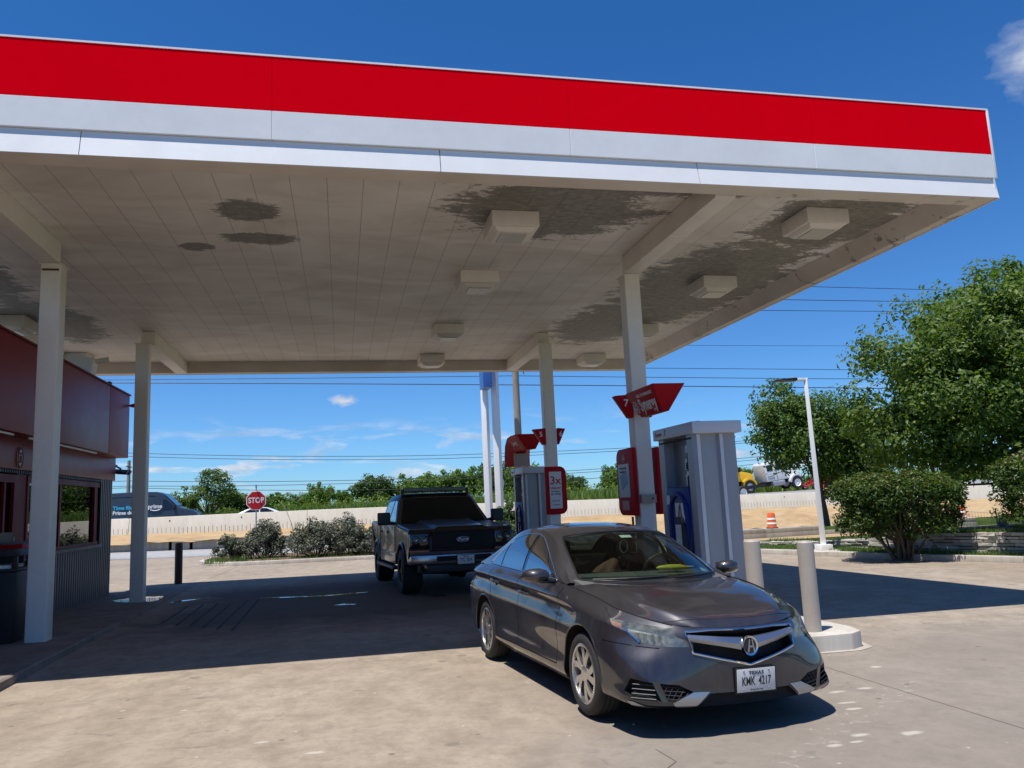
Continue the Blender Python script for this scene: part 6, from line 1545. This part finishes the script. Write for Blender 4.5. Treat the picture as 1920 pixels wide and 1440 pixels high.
# ------------------------------------------------------------------ vegetation
def leaf_mesh(name, pts, nrm, size, mat, parent, rng, ratio=.55, fold=.25, jit=.6):
    """one folded leaf (two triangles hinged on the midrib) per point; everything in one mesh"""
    n = len(pts); pts = np.asarray(pts); nr = np.asarray(nrm)+rng.normal(0, jit, (n, 3)); nr /= np.linalg.norm(nr, axis=1, keepdims=True)+1e-9
    a = np.cross(nr, rng.normal(0, 1, (n, 3))); a /= np.linalg.norm(a, axis=1, keepdims=True)+1e-9; b = np.cross(nr, a)
    s = (size*rng.uniform(.45, 1.45, n))[:, None]
    v = np.empty((n, 4, 3)); v[:, 0] = pts-a*s*.5; v[:, 1] = pts+b*s*ratio*.5+nr*s*fold*.5; v[:, 2] = pts+a*s*.5; v[:, 3] = pts-b*s*ratio*.5+nr*s*fold*.5
    me = bpy.data.meshes.new(name); me.vertices.add(n*4); me.vertices.foreach_set('co', v.reshape(-1).astype(np.float32))
    k = np.arange(n)*4; tri = np.stack([k, k+1, k+2, k, k+2, k+3], 1).reshape(-1)
    me.loops.add(n*6); me.loops.foreach_set('vertex_index', tri.astype(np.int32)); me.polygons.add(n*2); me.polygons.foreach_set('loop_start', np.arange(0, n*6, 3, dtype=np.int32)); me.polygons.foreach_set('loop_total', np.full(n*2, 3, np.int32))
    me.update(); me.validate(); me.materials.append(mat)
    o = bpy.data.objects.new(name, me); COL.objects.link(o); o.parent = parent; return o


def crown_points(rng, lobes, nclump, nleaf, cr=(.5, .9), shell=.55, up=.5):
    """leaf positions: clumps spread through ellipsoid lobes (more towards the outside), leaves round each clump"""
    vol = np.array([l[3]*l[4]*l[5] for l in lobes])**.75; pr = vol/vol.sum(); P = []; N = []; C = []
    for _ in range(nclump):
        l = lobes[rng.choice(len(lobes), p=pr)]; d = rng.normal(0, 1, 3); d /= np.linalg.norm(d); rad = rng.uniform(0, 1)**shell*rng.uniform(.86, 1.06)
        c = np.array(l[:3])+d*np.array(l[3:6])*rad; r = rng.uniform(*cr); C.append((c, r)); k = int(nleaf*rng.uniform(.5, 1.4))
        q = rng.normal(0, 1, (k, 3)); q /= np.linalg.norm(q, axis=1, keepdims=True); rr_ = rng.uniform(0, 1, (k, 1))**.45
        P.append(c+q*rr_*r*np.array([1, 1, .75])); N.append(q*.7+d*.5+np.array([0, 0, up]))
    return np.concatenate(P), np.concatenate(N), C


def branches(mb, base, lobes, C, rng, r0, n=14, split=.35):
    """tapered trunk with limbs that reach for clumps of the crown"""
    cen = np.mean([l[:3] for l in lobes], 0); b = np.array(base, float); fork = b+(cen-b)*split+rng.normal(0, .1, 3)
    mb.tube([b-np.array([0, 0, .3]), b+np.array([0, 0, .1]), b+(fork-b)*.5+rng.normal(0, .06, 3), fork], [r0*1.5, r0*1.15, r0*.95, r0*.85], 10)
    idx = rng.choice(len(C), min(n, len(C)), replace=False)
    for i in idx:
        c = C[i][0]; m_ = fork+(c-fork)*.5+rng.normal(0, .12, 3)*np.linalg.norm(c-fork)*.35
        mb.tube([fork-np.array([0, 0, .05]), m_, c], [r0*.5, r0*.28, r0*.06], 6)


def tree(name, label, cat, base, lobes, mat, seed, nclump, nleaf, size, r0=.2, cr=(.5, .9), group=None, n_br=16, shell=.5, split=.35, jit=.6):
    rng = np.random.default_rng(seed); t = thing(name, label, cat, base, 0, group)
    lb = [(l[0]-base[0], l[1]-base[1], l[2]-base[2], *l[3:]) for l in lobes]
    P, N, C = crown_points(rng, lb, nclump, nleaf, cr, shell)
    leaf_mesh('crown', P, N, size, mat, t, rng, jit=jit)
    mb = MB(); branches(mb, (0, 0, 0), lb, C, rng, r0, n_br, split); mb.build('trunk', m_bark, t, smooth=True)
    return t

lf_big = leafmat('broad_green_leaves', (.035, .075, .008), (.095, .16, .02), (.20, .255, .05), .40, .025, .55)
lf_two = leafmat('fresh_green_leaves', (.035, .085, .012), (.075, .145, .02), (.15, .21, .04), .38, .025, .55)
lf_far = leafmat('distant_leaves', (.065, .125, .022), (.12, .205, .035), (.19, .27, .06), .35, .015, .5)
lf_far2 = leafmat('distant_dark_leaves', (.045, .08, .022), (.075, .13, .035), (.12, .175, .055), .3, .015, .5)
lf_acacia = leafmat('feathery_leaves', (.075, .125, .03), (.12, .185, .05), (.19, .25, .08), .38, .015, .5)
lf_sage = leafmat('sage_grey_leaves', (.075, .085, .058), (.12, .13, .095), (.18, .185, .14), .2, .05, .6)
lf_myr = leafmat('myrtle_leaves', (.022, .055, .008), (.05, .10, .014), (.095, .145, .026), .3, .03, .5)
lf_tip = leafmat('reddish_new_leaves', (.11, .075, .018), (.10, .13, .02), (.12, .17, .03), .35, .03, .5)
lf_hedge = leafmat('hedge_leaves', (.045, .09, .015), (.075, .14, .022), (.12, .19, .04), .3, .08, .4)
lf_brush = leafmat('brush_leaves', (.085, .14, .022), (.14, .205, .035), (.21, .26, .07), .3, .02, .5)
lf_grass = leafmat('grass_blades', (.05, .11, .015), (.09, .16, .03), (.17, .21, .06), .3, .03, .5)

tree('shade_tree', 'large dense broadleaf tree towering over the right edge', 'tree', (24.4, 22.6, bankz(24.4, 22.6)-.05),
     [(23.9, 22.6, 5.5, 5.4, 4.6, 3.75), (19.3, 22.0, 4.55, 2.95, 2.8, 2.45), (18.5, 22.3, 3.5, 2.2, 2.0, 1.5), (18.6, 22, 5.5, 2.1, 2., 1.5), (21.5, 21.0, 6.0, 3.0, 3.0, 2.3), (26, 20.5, 4.6, 3.6, 3., 3.2), (20.0, 21.2, 3.4, 3.2, 2.4, 1.8), (24, 20.2, 3.2, 4., 2.6, 1.6), (22.2, 22.0, 7.0, 3.1, 2.8, 1.75), (21.0, 22.6, 2.35, 3.0, 2, .85), (25, 21.5, 2.2, 3.2, 2, .9), (24.5, 22, 7.9, 2.6, 2.6, 1.5)], lf_big, 5, 1000, 120, .17, .26, (.45, .85), n_br=30)
tree('shade_tree', 'smaller bright green tree left of the large shade tree', 'tree', (22.2, 33, bankz(22.2, 33)-.1),
     [(21.7, 33, 4.3, 2.7, 2.4, 2.2), (20.6, 33, 4.9, 1.6, 1.6, 1.75), (24.2, 33.2, 4.0, 2.0, 2.0, 1.5), (20.1, 33, 3.7, 1.5, 1.4, 1.3), (24.2, 33, 2.5, 2.5, 2., 1.05), (22.4, 32.6, 2.3, 1.2, 1.2, .7)], lf_two, 9, 380, 105, .16, .16, (.4, .75), n_br=18)
tree('acacia_tree', 'airy pale tree with sparse top just beyond the delivery van', 'tree', (-11.6, 75, fieldz(-11, 75)-.1),
     [(-11.6, 75, 3.6, 2.9, 2.2, 1.2), (-11.2, 75, 4.7, 1.9, 1.6, .85), (-13.6, 75, 2.9, 1.7, 1.5, .9), (-9.6, 75, 3.0, 1.5, 1.4, 1.0)], lf_acacia, 3, 130, 75, .19, .10, (.3, .6), n_br=26, split=.25, jit=1.)
tree('dark_bush_tree', 'dark evergreen bush beside the airy tree near the stop sign', 'tree', (-8.2, 76, fieldz(-8, 76)-.1), [(-8.2, 76, 2.4, 1.5, 1.3, 1.1), (-7.2, 76, 2.0, 1.1, 1., .8)], lf_far2, 31, 60, 80, .2, .09, (.3, .6))

# row of trees behind the motorway
far = [(-9.5, 118, 4.3, 3.2, 0, 'pale low tree far behind the stop sign'), (-5.8, 122, 4.2, 2.8, 1, 'hazy grey tree just right of the stop sign'), (-2.9, 108, 5.2, 2.2, 0, 'round green tree far beyond the sage bushes'), (.4, 112, 4.3, 1.7, 0, 'small round tree between two larger far trees'), (3.9, 104, 6.0, 3.3, 2, 'tall open crowned far tree left of the pickup'),
       (9.2, 106, 5.8, 3.2, 0, 'first crown of the tree line above the pickup roof'), (13.2, 110, 6.3, 3.4, 0, 'second crown of the tree line above the pickup'), (17.0, 108, 6.6, 3.4, 0, 'third crown of the tree line above the pickup'), (20.8, 110, 7.2, 3.6, 2, 'dark tall crown left of the white sign poles'), (24.6, 108, 7.4, 3.4, 0, 'crown of the tree line right behind the utility pole'), (28.6, 114, 6.4, 3.2, 0, 'tree line crown hidden partly by the far pump'),
       (32.6, 118, 5.7, 2.8, 0, 'low far tree just right of the 3x board'), (36.0, 120, 5.3, 2.6, 2, 'low far tree midway between the right columns'), (40.5, 112, 6.4, 3.0, 0, 'far tree left of the nearer red board'), (45.5, 112, 5.6, 3.2, 0, 'far tree seen right of the nearer column'), (51, 112, 5.2, 3.2, 2, 'far tree behind the near pump'), (58, 110, 5.4, 3.4, 0, 'far tree behind the yellow truck'), (-16, 120, 4.6, 3., 2, 'far tree behind the delivery van'), (-22, 118, 4.2, 3., 0, 'far tree near the distant utility pole')]
proto = {}
for i, (x, y, top, rx, kind, lab) in enumerate(far):
    z = fieldz(x, y)-.1
    key = (kind,)
    if key not in proto:
        rng_s = 40+kind; mt_ = (lf_far, lf_acacia, lf_far2)[kind]
        q = tree('far_tree', lab, 'tree', (0, 0, 0), [(0, 0, 2.6, 3.2, 2.6, 1.55), (1.3, .3, 2.1, 2.2, 2., 1.2), (-1.5, -.2, 2.2, 2.0, 2., 1.3), (.2, -.6, 1.4, 3.0, 2.2, 1.1)], mt_, rng_s, 120, 62, .34, .13, (.45, .95), 'tree line beyond the motorway', jit=.8)
        proto[key] = q
    else:
        q = dup(proto[key]); q['label'] = lab
    s_ = rx/3.2; q.location = (x, y, z); q.scale = (s_, s_, (top-z)/4.25); q.rotation_euler.z = i*1.7
rng = np.random.default_rng(77)
def scrub(name, label, x0, x1, y0, y1, zh, n, size, mat, seed):
    rng = np.random.default_rng(seed); cl = []; P = []; N = []
    for _ in range(n):
        x, y = rng.uniform(x0, x1), rng.uniform(y0, y1); h = zh*rng.uniform(.45, 1.0); r = rng.uniform(.7, 1.6); k = 46
        q = rng.normal(0, 1, (k, 3)); q /= np.linalg.norm(q, axis=1, keepdims=True); p = q*np.array([r, r*.8, h*.55])*rng.uniform(.3, 1, (k, 1))**.5; p[:, 2] += h*.5
        p[:, 0] += x; p[:, 1] += y; p[:, 2] = np.maximum(p[:, 2], .02)+fieldz(x, y); P.append(p); N.append(q*.6+np.array([0, 0, .7]))
    o = leaf_mesh(name, np.concatenate(P), np.concatenate(N), size, mat, None, rng, jit=.8); o['kind'] = 'stuff'; o['label'] = label; o['category'] = 'scrub'; return o
scrub('roadside_scrub', 'low yellow green scrub along the foot of the far tree line', -40, 70, 84, 100, 1.9, 420, .30, lf_brush, 5)
# tall grass right behind the motorway
n = 26000; rng = np.random.default_rng(6); gx = rng.uniform(-40, 70, n); gy = rng.uniform(67, 84, n); gz = np.array([fieldz(a, b2) for a, b2 in zip(gx, gy)])
def blades(name, x, y, z, h, wd, mat, seed, lean=.25):
    rng = np.random.default_rng(seed); n = len(x); a = rng.uniform(0, 2*PI, n); hh = h*rng.uniform(.4, 1.2, n); v = np.empty((n, 3, 3)); w_ = wd*rng.uniform(.6, 1.3, n)
    v[:, 0] = np.stack([x-np.cos(a)*w_, y-np.sin(a)*w_, z], 1); v[:, 1] = np.stack([x+np.cos(a)*w_, y+np.sin(a)*w_, z], 1)
    v[:, 2] = np.stack([x+rng.normal(0, lean, n)*hh, y+rng.normal(0, lean, n)*hh, z+hh], 1)
    me = bpy.data.meshes.new(name); me.vertices.add(n*3); me.vertices.foreach_set('co', v.reshape(-1).astype(np.float32)); me.loops.add(n*3); me.loops.foreach_set('vertex_index', np.arange(n*3, dtype=np.int32))
    me.polygons.add(n); me.polygons.foreach_set('loop_start', np.arange(0, n*3, 3, dtype=np.int32)); me.polygons.foreach_set('loop_total', np.full(n, 3, np.int32)); me.update(); me.materials.append(mat)
    o = bpy.data.objects.new(name, me); COL.objects.link(o); o['kind'] = 'stuff'; o['category'] = 'grass'; return o
o = blades('tall_grass', gx, gy, gz, 1.1, .10, lf_brush, 2); o['label'] = 'tall yellow green grass on the verge beyond the motorway'

# sage bushes on the road island
def bush(label, base, w_, h, seed, n=46, mat=lf_sage, name='sage_bush', size=.075, group='grey sage bushes on the road island', flat=.8):
    rng = np.random.default_rng(seed); t = thing(name, label, 'bush', base, 0, group); P = []; N = []; mb = MB()
    for i in range(n):
        a = rng.uniform(0, 2*PI); rad = rng.uniform(0, 1)**.6; c = np.array([w_*.5*rad*math.cos(a), w_*.42*rad*math.sin(a), 0]); zt = h*(1-.5*rad**2.2)*rng.uniform(.72, 1.08); c2 = np.array([c[0]*1., c[1], zt*rng.uniform(.25, .92)])
        r = rng.uniform(.13, .24)*max(.8, w_/1.6); k = int(rng.uniform(110, 220)); q = rng.normal(0, 1, (k, 3)); q /= np.linalg.norm(q, axis=1, keepdims=True)
        p = c2+q*r*np.array([1, 1, 1.1])*rng.uniform(.2, 1, (k, 1))**.5; p[:, 2] = np.abs(p[:, 2])+.02; P.append(p); N.append(q*.6+np.array([0, 0, .6]))
        if i % 2 == 0: mb.tube([(c[0]*.25, c[1]*.25, -.05), tuple(c2*np.array([.7, .7, .5])), tuple(c2+np.array([0, 0, r*1.2]))], [.016, .011, .004], 5)
    leaf_mesh('foliage', np.concatenate(P), np.concatenate(N), size, mat, t, rng); mb.build('stems', m_bark, t); return t
iz = lambda x, y: LZ(x, y)+.12
bush('rounded grey sage bush right in front of the stop sign', (-2.75, 30.0, iz(-2.7, 30)), 1.55, 1.42, 1, 60)
bush('smallest grey sage bush at the left tip of the island', (-3.85, 29.9, iz(-3.8, 29.9)), 1.15, .98, 2, 34)
bush('left half of the wide sage clump beside the pickup', (-.85, 29.3, iz(-.8, 29.3)), 1.9, 1.42, 3, 70)
bush('taller right half of the wide sage clump beside the pickup', (.25, 29.4, iz(.2, 29.4)), 1.8, 1.55, 4, 70)
bush('low sage bush touching the pickup tailgate', (1.15, 29.0, iz(1.1, 29)), 1.3, .95, 5, 40)
bush('sage bush hidden behind the pickup cab', (3.2, 29.6, iz(3.2, 29.6)), 2.0, 1.35, 6, 50)
bush('clipped bright green hedge bush left of the far pump', (5.95, 28.4, iz(5.9, 28.4)), 1.25, 1.95, 8, 90, lf_hedge, 'hedge_bush', .09, None)
# a bent metal reed beside the sage clump
o = MB().tube([(-1.55, 29.2, iz(-1.5, 29.2)), (-1.75, 29.2, 1.1), (-2.0, 29.25, 1.75), (-2.3, 29.3, 2.05)], [.014, .012, .008, .004], 5).build('dry_stalk', m_wood, None); tag(o, 'thin bent dry stalk rising from the sage clump', 'stalk')

# clipped crape myrtles on the right kerb
def myrtle(label, base, w_, z0, z1, seed, lean=0.):
    rng = np.random.default_rng(seed); t = thing('crape_myrtle', label, 'bush', base, 0, 'clipped myrtles along the right kerb'); P = []; N = []; P2 = []; N2 = []; mb = MB(); hz = z1-z0
    for i in range(460):
        a = rng.uniform(0, 2*PI); rad = rng.uniform(0, 1)**.5; x, y = w_*.5*rad*math.cos(a)+lean, w_*.42*rad*math.sin(a)
        top = z1-.22*rad**3+rng.normal(0, .05); bot = z0-.12+.24*rad
        z = rng.uniform(bot, top) if rng.random() < .55 else top-rng.uniform(0, .25); r = rng.uniform(.13, .24); k = int(rng.uniform(60, 120))
        q = rng.normal(0, 1, (k, 3)); q /= np.linalg.norm(q, axis=1, keepdims=True); p = np.array([x, y, z])+q*r*rng.uniform(.2, 1, (k, 1))**.5
        tip = (p[:, 2] > top-.05) & (rng.uniform(0, 1, k) < .6); P.append(p[~tip]); N.append((q*.6+np.array([0, 0, .6]))[~tip]); P2.append(p[tip]); N2.append((q*.4+np.array([0, 0, .5]))[tip])
    leaf_mesh('foliage', np.concatenate(P), np.concatenate(N), .072, lf_myr, t, rng); leaf_mesh('new_growth', np.concatenate(P2), np.concatenate(N2), .07, lf_tip, t, rng)
    for i in range(46):
        a = rng.uniform(0, 2*PI); rad = rng.uniform(.1, 1)**.7; x, y = w_*.46*rad*math.cos(a)+lean, w_*.38*rad*math.sin(a); bx_, by_ = rng.normal(0, .10, 2)
        mb.tube([(bx_, by_, -.05), (bx_*1.3+x*.22, by_*1.3+y*.22, z0*.55+rng.uniform(0, .12)), (x*.62, y*.62, z0+.12), (x, y, z0+hz*rng.uniform(.3, .8))], [.026, .020, .014, .005], 6)
    for i in range(14):   # low leafy shoots
        a = rng.uniform(0, 2*PI); x, y = .35*math.cos(a), .3*math.sin(a); q = rng.normal(0, .13, (26, 3)); q[:, 2] = np.abs(q[:, 2])*1.3; 
    mb.build('stems', m_bark, t, smooth=True); return t
myrtle('clipped crape myrtle bush with reddish tips beside the lamp post', (12.2, 15.45, GZ(12.2, 15.4)+.08), 2.75, .55, 1.76, 21)
myrtle('second clipped crape myrtle cut off by the right picture edge', (14.3, 13.05, GZ(13.7, 13)+.08), 2.9, .72, 2.0, 22, .1)

# grass on the verge, on the island tip and along the stone wall top
rng = np.random.default_rng(15); X = []; Y = []; Z = []
for _ in range(9000):
    y = rng.uniform(9, 23); kx = interp(y, [p[1] for p in KERB[::-1]], [p[0] for p in KERB[::-1]])+.14; wx = interp(y, [p[1] for p in STW[::-1]], [p[0] for p in STW[::-1]])-.03
    if wx > kx: x = rng.uniform(kx, wx); X.append(x); Y.append(y); Z.append(GZ(kx, y)+.09)
o = blades('verge_grass', np.array(X), np.array(Y), np.array(Z), .13, .008, lf_grass, 3); o['label'] = 'short green grass between the kerb and the stone wall'
X = []; Y = []; Z = []
for _ in range(16000):
    y = rng.uniform(8, 21.5); wx = interp(y, [p[1] for p in STW[::-1]], [p[0] for p in STW[::-1]])+.14; x = wx+rng.uniform(0, 1)**2*6; X.append(x); Y.append(y); Z.append(bankz(x, y)-.01)
o = blades('bank_grass', np.array(X), np.array(Y), np.array(Z), .12, .010, lf_grass, 4); o['label'] = 'dark shaded grass on top of the bank behind the stone wall'
X = rng.uniform(-4.7, 1.2, 2600); Y = 28.1+rng.uniform(0, 1, 2600)**1.5*2.4; k = (X < -3.2) | (rng.uniform(0, 1, 2600) < .25); X, Y = X[k], Y[k]; k2 = (X > -4.55) | (Y > 29.6); X, Y = X[k2], Y[k2]
o = blades('island_grass', X, Y, np.array([iz(a, b2)-.03 for a, b2 in zip(X, Y)]), .22, .012, lf_grass, 5); o['label'] = 'tufts of green grass around the sage bushes on the island'
